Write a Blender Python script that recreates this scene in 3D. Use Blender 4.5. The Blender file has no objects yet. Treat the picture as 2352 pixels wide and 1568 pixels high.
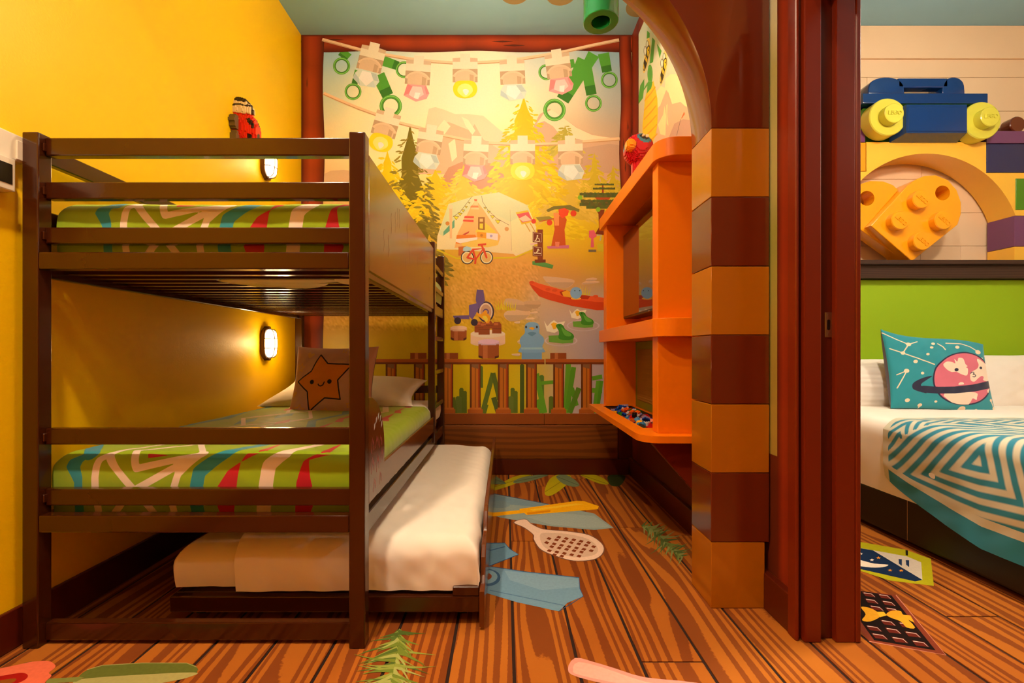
import bpy, bmesh, math, random
import numpy as np
from mathutils import Vector, Matrix

random.seed(7); rng = np.random.default_rng(7)
S = bpy.context.scene
COL = S.collection
F, CX, CY, H = 1045.33, 1160.0, 808.0, 0.914      # focal length in px, vanishing point, eye height


def lin(c):
    return tuple((v / 255 / 12.92) if v / 255 <= .04045 else ((v / 255 + .055) / 1.055) ** 2.4 for v in c[:3])


# ------------------------------------------------------------------ camera
cam = bpy.data.objects.new('camera', bpy.data.cameras.new('camera')); COL.objects.link(cam)
cam.location = (0, 0, H); cam.rotation_euler = (math.pi / 2, 0, 0)
cam.data.lens = 16; cam.data.sensor_width = 36; cam.data.sensor_fit = 'HORIZONTAL'
cam.data.shift_x = (1176 - CX) / 2352; cam.data.shift_y = (CY - 784) / 2352
cam.data.clip_start = .02
S.camera = cam

# ------------------------------------------------------------------ world, lights, exposure
W = bpy.data.worlds.new('world'); S.world = W; W.use_nodes = True
W.node_tree.nodes['Background'].inputs[0].default_value = (*lin((255, 214, 170)), 1)
W.node_tree.nodes['Background'].inputs[1].default_value = .25
S.view_settings.view_transform = 'Standard'; S.view_settings.look = 'None'
S.view_settings.exposure = 0.0; S.view_settings.gamma = 1.0
S.view_settings.use_curve_mapping = False
S.cycles.use_denoising = True
S.cycles.max_bounces = 5; S.cycles.diffuse_bounces = 4; S.cycles.glossy_bounces = 3
S.cycles.use_adaptive_sampling = True; S.cycles.adaptive_threshold = .15; S.cycles.adaptive_min_samples = 12
S.cycles.sample_clamp_indirect = 6

CEIL = 3.28
WARM = lin((255, 222, 184))


def downlight(x, y, power, size, spread, col=WARM, z=CEIL - .03):
    d = bpy.data.lights.new('downlight_lamp', 'AREA'); d.shape = 'DISK'; d.size = size
    d.energy = power; d.color = col; d.spread = spread
    o = bpy.data.objects.new('downlight_lamp', d); COL.objects.link(o); o.location = (x, y, z)
    return o


DOWNLIGHTS = [  # x, y, watts, size, beam angle
    (-.75, .35, 50, .16, 2.4), (.3, .75, 10, .14, 2.0), (1.55, 1.5, 40, .16, 2.4)]
for i, a in enumerate(DOWNLIGHTS):
    downlight(*a, col=WARM if i < 2 else lin((255, 238, 218)))
FILL_GLOBES = [  # x, y, z, watts: fill globes added out of view to brighten the rooms
    (-.08, 2.15, 2.69, 60), (-.3, -.7, 2.75, 22), (2.6, 1.9, 2.62, 50), (3.0, .3, 2.6, 50)]

# ------------------------------------------------------------------ helpers
ORG = {}


def tag(o, label=None, cat=None, group=None, kind=None):
    if label: o['label'] = label
    if cat: o['category'] = cat
    if group: o['group'] = group
    if kind: o['kind'] = kind
    return o


def empty(name, loc, label=None, cat=None, group=None):
    o = bpy.data.objects.new(name, None); COL.objects.link(o); o.location = loc
    o.empty_display_size = .05; ORG[o] = Vector(loc)
    return tag(o, label, cat, group)


def mk(name, vf, mat, parent=None, smooth=None, cols=None, attrs=None, origin=None):
    """one mesh object from world-space (verts, faces); its origin is the parent's, or its own base"""
    V, Fc = vf
    V = np.asarray(V, dtype=np.float64)
    if parent is not None:
        org = ORG[parent]
    elif origin is not None:
        org = Vector(origin)
    else:
        lo, hi = V.min(0), V.max(0)
        org = Vector(((lo[0] + hi[0]) / 2, (lo[1] + hi[1]) / 2, lo[2]))
    me = bpy.data.meshes.new(name)
    me.from_pydata((V - np.array(org)).tolist(), [], Fc)
    o = bpy.data.objects.new(name, me); COL.objects.link(o)
    ORG[o] = org
    if parent is not None: o.parent = parent
    else: o.location = org
    if mat is not None: me.materials.append(mat)
    if cols is not None:
        at = me.color_attributes.new('Col', 'FLOAT_COLOR', 'CORNER')
        flat = []
        for f, c in zip(Fc, cols):
            if isinstance(c[0], (tuple, list)):
                for cc in c: flat += [*cc, 1]
            else:
                flat += [*c, 1] * len(f)
        at.data.foreach_set('color', flat)
    if attrs:
        for k, v in attrs.items():
            a = me.attributes.new(k, 'FLOAT', 'POINT'); a.data.foreach_set('value', np.asarray(v, dtype=np.float32))
    if smooth is not None:
        me.shade_smooth()
        if smooth < 180: me.set_sharp_from_angle(angle=math.radians(smooth))
    me.update()
    return o


def bm_vf(bm):
    bm.verts.index_update()
    V = [tuple(v.co) for v in bm.verts]; Fc = [[v.index for v in f.verts] for f in bm.faces]
    bm.free(); return V, Fc


def box(x0, x1, y0, y1, z0, z1, bev=.003, seg=1):
    bm = bmesh.new()
    bmesh.ops.create_cube(bm, size=1)
    for v in bm.verts:
        v.co = Vector((x0 + (v.co.x + .5) * (x1 - x0), y0 + (v.co.y + .5) * (y1 - y0), z0 + (v.co.z + .5) * (z1 - z0)))
    if bev:
        bev = min(bev, .45 * min(x1 - x0, y1 - y0, z1 - z0))
        bmesh.ops.bevel(bm, geom=bm.edges[:], offset=bev, segments=seg, affect='EDGES', profile=.5)
    return bm_vf(bm)


def prism(poly, axis, a0, a1, bev=0, seg=1):
    """extrude a 2D polygon along an axis: x -> (y,z), y -> (x,z), z -> (x,y)"""
    put = {'x': lambda p, a: (a, p[0], p[1]), 'y': lambda p, a: (p[0], a, p[1]), 'z': lambda p, a: (p[0], p[1], a)}[axis]
    bm = bmesh.new()
    A = [bm.verts.new(put(p, a0)) for p in poly]; B = [bm.verts.new(put(p, a1)) for p in poly]
    n = len(poly)
    bm.faces.new(A); bm.faces.new(B)
    for i in range(n): bm.faces.new([A[i], A[(i + 1) % n], B[(i + 1) % n], B[i]])
    bmesh.ops.recalc_face_normals(bm, faces=bm.faces[:])
    if bev:
        cap = set(A) | set(B)
        ed = [e for e in bm.edges if (e.verts[0] in set(A)) == (e.verts[1] in set(A))]
        bmesh.ops.bevel(bm, geom=ed, offset=bev, segments=seg, affect='EDGES', profile=.5)
    return bm_vf(bm)


def join(*vfs):
    V, Fc = [], []
    for v, f in vfs:
        n = len(V); V += [tuple(p) for p in v]; Fc += [[i + n for i in q] for q in f]
    return V, Fc


def xf(vf, M):
    return [tuple(M @ Vector(v)) for v in vf[0]], vf[1]


def lathe(prof, n=24, M=None, close=True):
    """profile [(radius, height)] about local Z"""
    V, Fc = [], []
    for r, h in prof:
        for k in range(n):
            a = 2 * math.pi * k / n; V.append((r * math.cos(a), r * math.sin(a), h))
    for j in range(len(prof) - 1):
        for k in range(n):
            Fc.append([j * n + k, j * n + (k + 1) % n, (j + 1) * n + (k + 1) % n, (j + 1) * n + k])
    if close:
        Fc.append(list(range(n))[::-1]); Fc.append([(len(prof) - 1) * n + k for k in range(n)])
    vf = (V, Fc)
    return xf(vf, M) if M is not None else vf


def tube(pts, r, n=8, closed=False):
    pts = [Vector(p) for p in pts]; V, Fc = [], []
    N = len(pts); up = None
    for i, p in enumerate(pts):
        a = pts[i - 1] if (i > 0 or closed) else p; b = pts[(i + 1) % N] if (i < N - 1 or closed) else p
        t = (b - a).normalized()
        if up is None:
            up = t.orthogonal().normalized()
        up = (up - t * up.dot(t)).normalized(); s = t.cross(up)
        for k in range(n):
            q = 2 * math.pi * k / n; V.append(tuple(p + r * (math.cos(q) * up + math.sin(q) * s)))
    for i in range(N if closed else N - 1):
        for k in range(n):
            j = (i + 1) % N
            Fc.append([i * n + k, i * n + (k + 1) % n, j * n + (k + 1) % n, j * n + k])
    if not closed:
        Fc.append(list(range(n))[::-1]); Fc.append([(N - 1) * n + k for k in range(n)])
    return V, Fc


def text_vf(s, size, depth, M):
    c = bpy.data.curves.new('t', 'FONT'); c.body = s; c.size = size; c.extrude = depth; c.align_x = 'CENTER'; c.align_y = 'CENTER'
    c.resolution_u = 3; c.offset = size * .012; c.shear = .15
    o = bpy.data.objects.new('t', c); COL.objects.link(o)
    me = o.to_mesh()
    vf = ([tuple(M @ v.co) for v in me.vertices], [list(p.vertices) for p in me.polygons])
    o.to_mesh_clear(); bpy.data.objects.remove(o); bpy.data.curves.remove(c)
    return vf


# ------------------------------------------------------------------ materials
def nmat(name):
    m = bpy.data.materials.new(name); m.use_nodes = True
    nt = m.node_tree; b = nt.nodes['Principled BSDF']
    return m, nt, b


def node(nt, t, **kw):
    n = nt.nodes.new(t)
    for k, v in kw.items():
        if k.startswith('i_'):
            n.inputs[int(k[2:]) if k[2:].isdigit() else k[2:]].default_value = v
        else: setattr(n, k, v)
    return n


def mat(name, c, rough=.5, metal=0., coat=0., coat_r=.1, var=.06, vscale=8., bump=0., bscale=60., spec=.5, sub=0., trans=0., emit=0., ior=1.45):
    m, nt, b = nmat(name); l = nt.links
    tc = node(nt, 'ShaderNodeNewGeometry')
    base = lin(c)
    if var:
        nz = node(nt, 'ShaderNodeTexNoise'); nz.inputs['Scale'].default_value = vscale; nz.inputs['Detail'].default_value = 4
        l.new(tc.outputs['Position'], nz.inputs['Vector'])
        mx = node(nt, 'ShaderNodeMix', data_type='RGBA')
        mx.inputs[6].default_value = (*[v * (1 - var) for v in base], 1); mx.inputs[7].default_value = (*[min(1, v * (1 + var)) for v in base], 1)
        l.new(nz.outputs[0], mx.inputs[0]); l.new(mx.outputs[2], b.inputs['Base Color'])
    else:
        b.inputs['Base Color'].default_value = (*base, 1)
    b.inputs['Roughness'].default_value = rough; b.inputs['Metallic'].default_value = metal
    b.inputs['Coat Weight'].default_value = coat; b.inputs['Coat Roughness'].default_value = coat_r
    b.inputs['Specular IOR Level'].default_value = spec; b.inputs['Transmission Weight'].default_value = trans
    b.inputs['IOR'].default_value = ior
    if emit:
        b.inputs['Emission Color'].default_value = (*base, 1); b.inputs['Emission Strength'].default_value = emit
    if bump:
        n2 = node(nt, 'ShaderNodeTexNoise'); n2.inputs['Scale'].default_value = bscale; n2.inputs['Detail'].default_value = 3
        l.new(tc.outputs['Position'], n2.inputs['Vector'])
        bp = node(nt, 'ShaderNodeBump'); bp.inputs['Strength'].default_value = bump; bp.inputs['Distance'].default_value = .004
        l.new(n2.outputs[0], bp.inputs['Height']); l.new(bp.outputs[0], b.inputs['Normal'])
    return m


def print_mat(name, rough=.45, spec=.4, grain=.05):
    m, nt, b = nmat(name); l = nt.links
    a = node(nt, 'ShaderNodeVertexColor'); a.layer_name = 'Col'
    g = node(nt, 'ShaderNodeNewGeometry'); nz = node(nt, 'ShaderNodeTexNoise'); nz.inputs['Scale'].default_value = 90
    l.new(g.outputs['Position'], nz.inputs['Vector'])
    mr = node(nt, 'ShaderNodeMapRange'); mr.inputs[3].default_value = 1 - grain; mr.inputs[4].default_value = 1 + grain
    l.new(nz.outputs[0], mr.inputs[0])
    mx = node(nt, 'ShaderNodeMix', data_type='RGBA', blend_type='MULTIPLY'); mx.inputs[0].default_value = 1
    l.new(a.outputs[0], mx.inputs[6]); l.new(mr.outputs[0], mx.inputs[7]); l.new(mx.outputs[2], b.inputs['Base Color'])
    b.inputs['Roughness'].default_value = rough; b.inputs['Specular IOR Level'].default_value = spec
    return m


def layer_mat(name, base, layers, rough=.8, sheen=.2, bump=.15, bscale=350):
    """cloth printed with shapes: each layer is a signed-distance attribute, inside < 0"""
    m, nt, b = nmat(name); l = nt.links
    prev = None
    for k, (an, c) in enumerate(layers):
        at = node(nt, 'ShaderNodeAttribute'); at.attribute_name = an
        mr = node(nt, 'ShaderNodeMapRange'); mr.inputs[1].default_value = -.4; mr.inputs[2].default_value = .4
        mr.inputs[3].default_value = 1; mr.inputs[4].default_value = 0
        l.new(at.outputs['Fac'], mr.inputs[0])
        mx = node(nt, 'ShaderNodeMix', data_type='RGBA')
        l.new(mr.outputs[0], mx.inputs[0]); mx.inputs[7].default_value = (*lin(c), 1)
        if prev is None: mx.inputs[6].default_value = (*lin(base), 1)
        else: l.new(prev, mx.inputs[6])
        prev = mx.outputs[2]
    if prev is not None: l.new(prev, b.inputs['Base Color'])
    else: b.inputs['Base Color'].default_value = (*lin(base), 1)
    b.inputs['Roughness'].default_value = rough; b.inputs['Sheen Weight'].default_value = sheen; b.inputs['Specular IOR Level'].default_value = .3
    g = node(nt, 'ShaderNodeNewGeometry')
    n2 = node(nt, 'ShaderNodeTexNoise'); n2.inputs['Scale'].default_value = bscale; l.new(g.outputs['Position'], n2.inputs['Vector'])
    bp = node(nt, 'ShaderNodeBump'); bp.inputs['Strength'].default_value = bump; bp.inputs['Distance'].default_value = .001
    l.new(n2.outputs[0], bp.inputs['Height']); l.new(bp.outputs[0], b.inputs['Normal'])
    return m


def grain_mat(name, light, dark, along='y', freq=26., warp=5., rough=.6, red=None, sx=7., sy=.8, spec=.3, mixr=.5, coat=0., soft=.10):
    """drawn wood grain: wavy bands running along one axis, offset for each board"""
    m, nt, b = nmat(name); l = nt.links
    g = node(nt, 'ShaderNodeNewGeometry'); oi = node(nt, 'ShaderNodeObjectInfo')
    sp = node(nt, 'ShaderNodeSeparateXYZ'); l.new(g.outputs['Position'], sp.inputs[0])
    ax = {'x': (1, 0, 2), 'y': (0, 1, 2), 'xz': (2, 0, 1), 'z': (0, 2, 1)}[along]      # across, along
    cmb = node(nt, 'ShaderNodeCombineXYZ')
    m1 = node(nt, 'ShaderNodeMath', operation='MULTIPLY'); m1.inputs[1].default_value = sx; l.new(sp.outputs[ax[0]], m1.inputs[0])
    m2 = node(nt, 'ShaderNodeMath', operation='MULTIPLY'); m2.inputs[1].default_value = sy; l.new(sp.outputs[ax[1]], m2.inputs[0])
    m3 = node(nt, 'ShaderNodeMath', operation='MULTIPLY'); m3.inputs[1].default_value = 37.; l.new(oi.outputs['Random'], m3.inputs[0])
    l.new(m1.outputs[0], cmb.inputs[0]); l.new(m2.outputs[0], cmb.inputs[1]); l.new(m3.outputs[0], cmb.inputs[2])
    nz = node(nt, 'ShaderNodeTexNoise'); nz.inputs['Scale'].default_value = 1; nz.inputs['Detail'].default_value = 1.5; nz.inputs['Roughness'].default_value = .35
    l.new(cmb.outputs[0], nz.inputs['Vector'])
    f1 = node(nt, 'ShaderNodeMath', operation='MULTIPLY'); f1.inputs[1].default_value = freq; l.new(sp.outputs[ax[0]], f1.inputs[0])
    f2 = node(nt, 'ShaderNodeMath', operation='MULTIPLY_ADD'); f2.inputs[1].default_value = warp; l.new(nz.outputs[0], f2.inputs[0]); l.new(f1.outputs[0], f2.inputs[2])
    f3 = node(nt, 'ShaderNodeMath', operation='MULTIPLY'); f3.inputs[1].default_value = 6.2832; l.new(f2.outputs[0], f3.inputs[0])
    sn = node(nt, 'ShaderNodeMath', operation='SINE'); l.new(f3.outputs[0], sn.inputs[0])
    # ragged edges
    n3 = node(nt, 'ShaderNodeTexNoise'); n3.inputs['Scale'].default_value = 90; l.new(g.outputs['Position'], n3.inputs['Vector'])
    ad = node(nt, 'ShaderNodeMath', operation='MULTIPLY_ADD'); ad.inputs[1].default_value = .7; l.new(n3.outputs[0], ad.inputs[0]); l.new(sn.outputs[0], ad.inputs[2])
    mr = node(nt, 'ShaderNodeMapRange'); mr.inputs[1].default_value = .45 - soft; mr.inputs[2].default_value = .45 + soft; l.new(ad.outputs[0], mr.inputs[0])
    mx = node(nt, 'ShaderNodeMix', data_type='RGBA'); mx.inputs[6].default_value = (*lin(light), 1); mx.inputs[7].default_value = (*lin(dark), 1)
    l.new(mr.outputs[0], mx.inputs[0])
    out = mx.outputs[2]
    if red:
        mx2 = node(nt, 'ShaderNodeMix', data_type='RGBA', blend_type='MULTIPLY'); mx2.inputs[7].default_value = (*red, 1)
        q = node(nt, 'ShaderNodeMath', operation='MULTIPLY'); q.inputs[1].default_value = mixr; l.new(oi.outputs['Random'], q.inputs[0])
        n4 = node(nt, 'ShaderNodeTexNoise'); n4.inputs['Scale'].default_value = 3; l.new(g.outputs['Position'], n4.inputs['Vector'])
        q2 = node(nt, 'ShaderNodeMath', operation='MULTIPLY_ADD'); q2.inputs[1].default_value = .5; l.new(n4.outputs[0], q2.inputs[0]); l.new(q.outputs[0], q2.inputs[2])
        l.new(q2.outputs[0], mx2.inputs[0]); l.new(out, mx2.inputs[6]); out = mx2.outputs[2]
    l.new(out, b.inputs['Base Color'])
    b.inputs['Roughness'].default_value = rough; b.inputs['Specular IOR Level'].default_value = spec; b.inputs['Coat Weight'].default_value = coat
    bp = node(nt, 'ShaderNodeBump'); bp.inputs['Strength'].default_value = .12; bp.inputs['Distance'].default_value = .002
    n5 = node(nt, 'ShaderNodeTexNoise'); n5.inputs['Scale'].default_value = 500; l.new(g.outputs['Position'], n5.inputs['Vector'])
    l.new(n5.outputs[0], bp.inputs['Height']); l.new(bp.outputs[0], b.inputs['Normal'])
    return m


M = {}
M['yellow'] = mat('yellow_wall_paint', (255, 203, 0), .42, var=.02, bump=.12, bscale=140, spec=.4)
M['ceil'] = mat('blue_grey_ceiling_paint', (140, 186, 206), .8, var=.03)
M['bed'] = mat('brown_lacquered_steel', (62, 25, 6), .22, coat=.3, coat_r=.08, var=.05, bump=.02)
M['panel'] = mat('glossy_brown_laminate', (96, 46, 14), .2, coat=.4, coat_r=.12, var=.05)
M['base'] = mat('dark_red_brown_skirting', (86, 26, 8), .3, var=.06)
M['jamb'] = mat('red_brown_door_paint', (118, 36, 8), .32, var=.1, vscale=3, bump=.03)
M['jamb_dark'] = mat('dark_jamb_rebate', (92, 28, 8), .35, var=.1, vscale=3)
M['orange'] = mat('orange_laminate', (242, 124, 6), .35, var=.02, spec=.4)
M['orange_in'] = M['orange']
M['bk_tan'] = mat('glossy_tan_brick', (176, 104, 10), .16, coat=.5, var=.03)
M['bk_brown'] = mat('glossy_brown_brick', (104, 38, 12), .16, coat=.5, var=.03)
M['white'] = mat('white_cotton', (240, 232, 220), .85, var=.02, bump=.03, bscale=500, spec=.2)
M['plastic_white'] = mat('white_plastic', (235, 225, 205), .35, var=.02)
M['black'] = mat('black_plastic', (22, 18, 15), .3, var=.05)
M['glass_black'] = mat('black_screen_glass', (30, 22, 16), .04, var=.02, coat=1, coat_r=.02, spec=.8)
M['leather'] = mat('black_leather', (26, 19, 14), .4, var=.1, bump=.1, bscale=120)
M['steel'] = mat('brushed_steel', (190, 180, 165), .3, metal=1, var=.05)
M['lampmetal'] = mat('brown_lamp_metal', (92, 56, 30), .35, metal=.3, var=.05)
M['glow'] = mat('lit_lamp_glass', (255, 226, 176), .3, var=0, emit=6)
M['print'] = print_mat('printed_wallpaper', .42, .35, .04)
M['carpetprint'] = print_mat('printed_carpet', .9, .1, .12)
M['toy'] = print_mat('toy_brick_plastic', .3, .5, .02)

# ------------------------------------------------------------------ room shell
def struct(name, vf, m, parent=None, **k):
    o = mk(name, vf, m, parent, **k)
    if parent is None: o['kind'] = 'structure'
    return o


BACK, LEFT, RIGHT = 3.40, -1.523, .95
M['seam'] = mat('dark_carpet_seam', (40, 18, 8), .95, var=.1)
floor = struct('floor', box(-1.62, 4.75, -1.8, 3.5, -.06, -.003, 0), M['seam'])
M['plank'] = grain_mat('printed_plank_carpet', (184, 110, 36), (138, 74, 28), 'y', 23, 4.5, .92, red=(.70, .54, .5), sx=8.5, sy=.75, spec=.12, mixr=.5)
UNIT = box(-.5, .5, -.5, .5, -1, 0, 0)
um = None
w = .187; seams = {}
k0 = int(math.floor((-1.62 - .026) / w)); k1 = int(math.ceil((4.75 - .026) / w))
fixed = {2: [1.343, 3.28], 3: [2.37], 8: [1.573], 0: [3.18, 2.2], 1: [3.1], -1: [2.75]}
for k in range(k0, k1):
    xa = max(-1.62, .026 + k * w); xb = min(4.75, .026 + (k + 1) * w)
    cuts = [-1.8] + sorted(fixed.get(k, [round(random.uniform(1.9, 3.1), 2)]) + [random.uniform(-.9, .8)]) + [3.45]
    for ya, yb in zip(cuts[:-1], cuts[1:]):
        if um is None:
            o = mk('plank', UNIT, M['plank'], None, origin=(0, 0, 0)); um = o.data
        else:
            o = bpy.data.objects.new('plank', um); COL.objects.link(o)
        o.parent = floor
        o.location = Vector(((xa + xb) / 2, (ya + yb) / 2, 0)) - ORG[floor]
        o.scale = (xb - xa - .010, yb - ya - .006, .003)

wall_left = struct('wall_left', box(-1.62, LEFT, -1.8, 3.5, 0, CEIL, 0), M['yellow'])
wall_back = struct('wall_back', box(LEFT, 1.11, BACK, 3.5, 0, CEIL, 0), mat('wall_back_plaster', (200, 170, 120), .7))
wall_right = struct('wall_right', join(box(RIGHT, 1.11, 1.47, BACK, 0, CEIL, 0), box(RIGHT, 1.11, .46, 1.47, 2.13, CEIL, 0), box(RIGHT, 1.11, -1.8, .46, 0, CEIL, 0)),
                    mat('wall_right_plaster', (200, 150, 80), .6))
wall_front = struct('wall_front', box(-1.62, 4.75, -1.9, -1.8, 0, CEIL, 0), mat('wall_front_paint', (150, 96, 50), .6))
wall_end = struct('wall_side_bedroom', box(4.7, 4.8, -1.8, 3.5, 0, CEIL, 0), mat('bedroom_wall_paint', (235, 205, 160), .7))
wall_bed = struct('wall_back_bedroom', box(1.11, 4.75, 3.33, 3.5, 0, CEIL, 0), mat('bedroom_panel_gap', (120, 80, 40), .7))
ceiling = struct('ceiling', box(-1.62, 4.8, -1.9, 3.5, CEIL, CEIL + .1, 0), M['ceil'])
# pale tan dots on the ceiling
M['dot'] = mat('tan_ceiling_dot', (150, 130, 85), .8, var=.05)
for (px, py) in ((1182, -17), (1289, -14), (1472, 14)):
    Y = (CEIL - H) * F / (CY - py); X = (px - CX) * Y / F
    struct('ceiling_dot', lathe([(.1, 0), (.1, .002)], 32, Matrix.Translation((X, Y, CEIL - .002))), M['dot'], ceiling)

# bedroom wall boards
M['board'] = mat('beige_wall_board', (244, 212, 172), .6, var=.04, vscale=3)
zs = [0, .24, .48, .72, .96, 1.20, 1.44, 1.685, 1.925, 2.17, 2.41, 2.665, 2.91, 3.04, 3.279]
for i in range(len(zs) - 1):
    dep = 3.31 if i < len(zs) - 2 else 3.298
    cut = [1.115, 2.55 + .5 * math.sin(i * 2.3), 3.6 + .4 * math.cos(i * 1.7), 4.695] if i < 12 else [1.115, 4.695]
    for a, b_ in zip(cut[:-1], cut[1:]):
        mk('board', box(a + .001, b_ - .001, dep, 3.33, zs[i] + .0012, zs[i + 1] - .0012, .001), M['board'], wall_bed)

# skirting boards
tag(mk('baseboard_left', box(LEFT, LEFT + .014, -1.8, BACK, 0, .123, .003), M['base']), kind='structure')
tag(mk('baseboard_back', box(LEFT + .014, RIGHT - .028, BACK - .016, BACK, 0, .117, .003), M['base']), kind='structure')
tag(mk('baseboard_right', box(RIGHT - .028, RIGHT, 1.455, BACK, 0, .127, .003), M['base']), kind='structure')


# ------------------------------------------------------------------ flat prints: shapes drawn on a real surface
class Print:
    def __init__(s, plane, gain=(1, 1, 1)):
        s.pl = plane; s.V = []; s.F = []; s.C = []; s.g = gain; s.n = 0; s.flat = False

    def c(s, c):
        return tuple(min(.95, v * g) for v, g in zip(lin(c), s.g))

    def poly(s, pts, c, l=0):
        if not s.flat: s.n += 1
        n = len(s.V); l = l + s.n * .04; s.V += [s.pl(x, y, l) for x, y in pts]; s.F.append(list(range(n, n + len(pts))))
        s.C.append([s.c(q) for q in c] if isinstance(c[0], (tuple, list)) else s.c(c))
        return s

    def circle(s, x, y, r, c, l=0, ry=None, rot=0, n=20):
        ry = ry or r; cr, sr = math.cos(rot), math.sin(rot)
        return s.poly([(x + cr * r * math.cos(a) - sr * ry * math.sin(a), y + sr * r * math.cos(a) + cr * ry * math.sin(a))
                       for a in [2 * math.pi * k / n for k in range(n)]], c, l)

    def ring(s, x, y, R, r, c, l=0, n=24, ry=1., a0=0, a1=2 * math.pi):
        for k in range(n):
            a, b = a0 + (a1 - a0) * k / n, a0 + (a1 - a0) * (k + 1) / n
            s.poly([(x + R * math.cos(a), y + ry * R * math.sin(a)), (x + R * math.cos(b), y + ry * R * math.sin(b)),
                    (x + r * math.cos(b), y + ry * r * math.sin(b)), (x + r * math.cos(a), y + ry * r * math.sin(a))], c, l)
        return s

    def line(s, pts, w, c, l=0, w1=None):
        P = [np.array(p, float) for p in pts]; L, R = [], []
        for i, p in enumerate(P):
            a = P[max(0, i - 1)]; b = P[min(len(P) - 1, i + 1)]
            t = (b - a) / (np.hypot(*(b - a)) + 1e-9); n = np.array([-t[1], t[0]])
            ww = w if w1 is None else w + (w1 - w) * i / (len(P) - 1)
            L.append(tuple(p + n * ww / 2)); R.append(tuple(p - n * ww / 2))
        for i in range(len(P) - 1): s.poly([L[i], L[i + 1], R[i + 1], R[i]], c, l)
        return s

    def rect(s, x0, y0, x1, y1, c, l=0):
        return s.poly([(x0, y0), (x1, y0), (x1, y1), (x0, y1)], c, l)

    def build(s, name, parent, m=None):
        return mk(name, (s.V, s.F), m or M['print'], parent, cols=s.C)


def curve(pts, n=6):
    """smooth closed outline through the points"""
    P = [np.array(p, float) for p in pts]; out = []; N = len(P)
    for i in range(N):
        p0, p1, p2, p3 = P[i - 1], P[i], P[(i + 1) % N], P[(i + 2) % N]
        for k in range(n):
            t = k / n
            out.append(tuple(.5 * ((2 * p1) + (-p0 + p2) * t + (2 * p0 - 5 * p1 + 4 * p2 - p3) * t * t + (-p0 + 3 * p1 - 3 * p2 + p3) * t ** 3)))
    return out


def zoomed(x0, y0, s):
    return lambda pts: [(x0 + x / s, y0 + y / s) for x, y in pts]


PG = (1.20, 1.36, 1.75)        # the print's own colours: the warm lamps take green and blue back down


def back_plane(px, py, l):
    return ((px - CX) * BACK / F, BACK - .0012 - l * .00005, H + (CY - py) * BACK / F)


def right_plane(px, py, l):
    x = RIGHT - .0012 - l * .00005
    Y = RIGHT * F / (px - CX)
    return (x, Y, H + (CY - py) * Y / F)


def BP(): return Print(back_plane, PG)


def bg_grid(samples, x0, x1, y0, y1, nx, ny, sig):
    sm = np.array(samples, float); xs = np.linspace(x0, x1, nx); ys = np.linspace(y0, y1, ny)
    gx, gy = np.meshgrid(xs, ys)
    d = (gx[..., None] - sm[:, 0]) ** 2 + (gy[..., None] - sm[:, 1]) ** 2
    w = np.exp(-d / (2 * sig * sig)) + 1e-5 / (1 + d)
    return xs, ys, (w[..., None] * sm[:, 2:5]).sum(2) / w.sum(2)[..., None]


def bg_print(pr, samples, x0, x1, y0, y1, nx, ny, sig, extra=None, l=0):
    xs, ys, c = bg_grid(samples, x0, x1, y0, y1, nx, ny, sig)
    if extra is not None: c = extra(xs, ys, c)
    pr.flat = True
    c = np.clip(c, 0, 255)
    for j in range(ny - 1):
        for i in range(nx - 1):
            pr.poly([(xs[i], ys[j]), (xs[i + 1], ys[j]), (xs[i + 1], ys[j + 1]), (xs[i], ys[j + 1])],
                    [tuple(c[j, i]), tuple(c[j, i + 1]), tuple(c[j + 1, i + 1]), tuple(c[j + 1, i])], l)
    return pr


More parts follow.
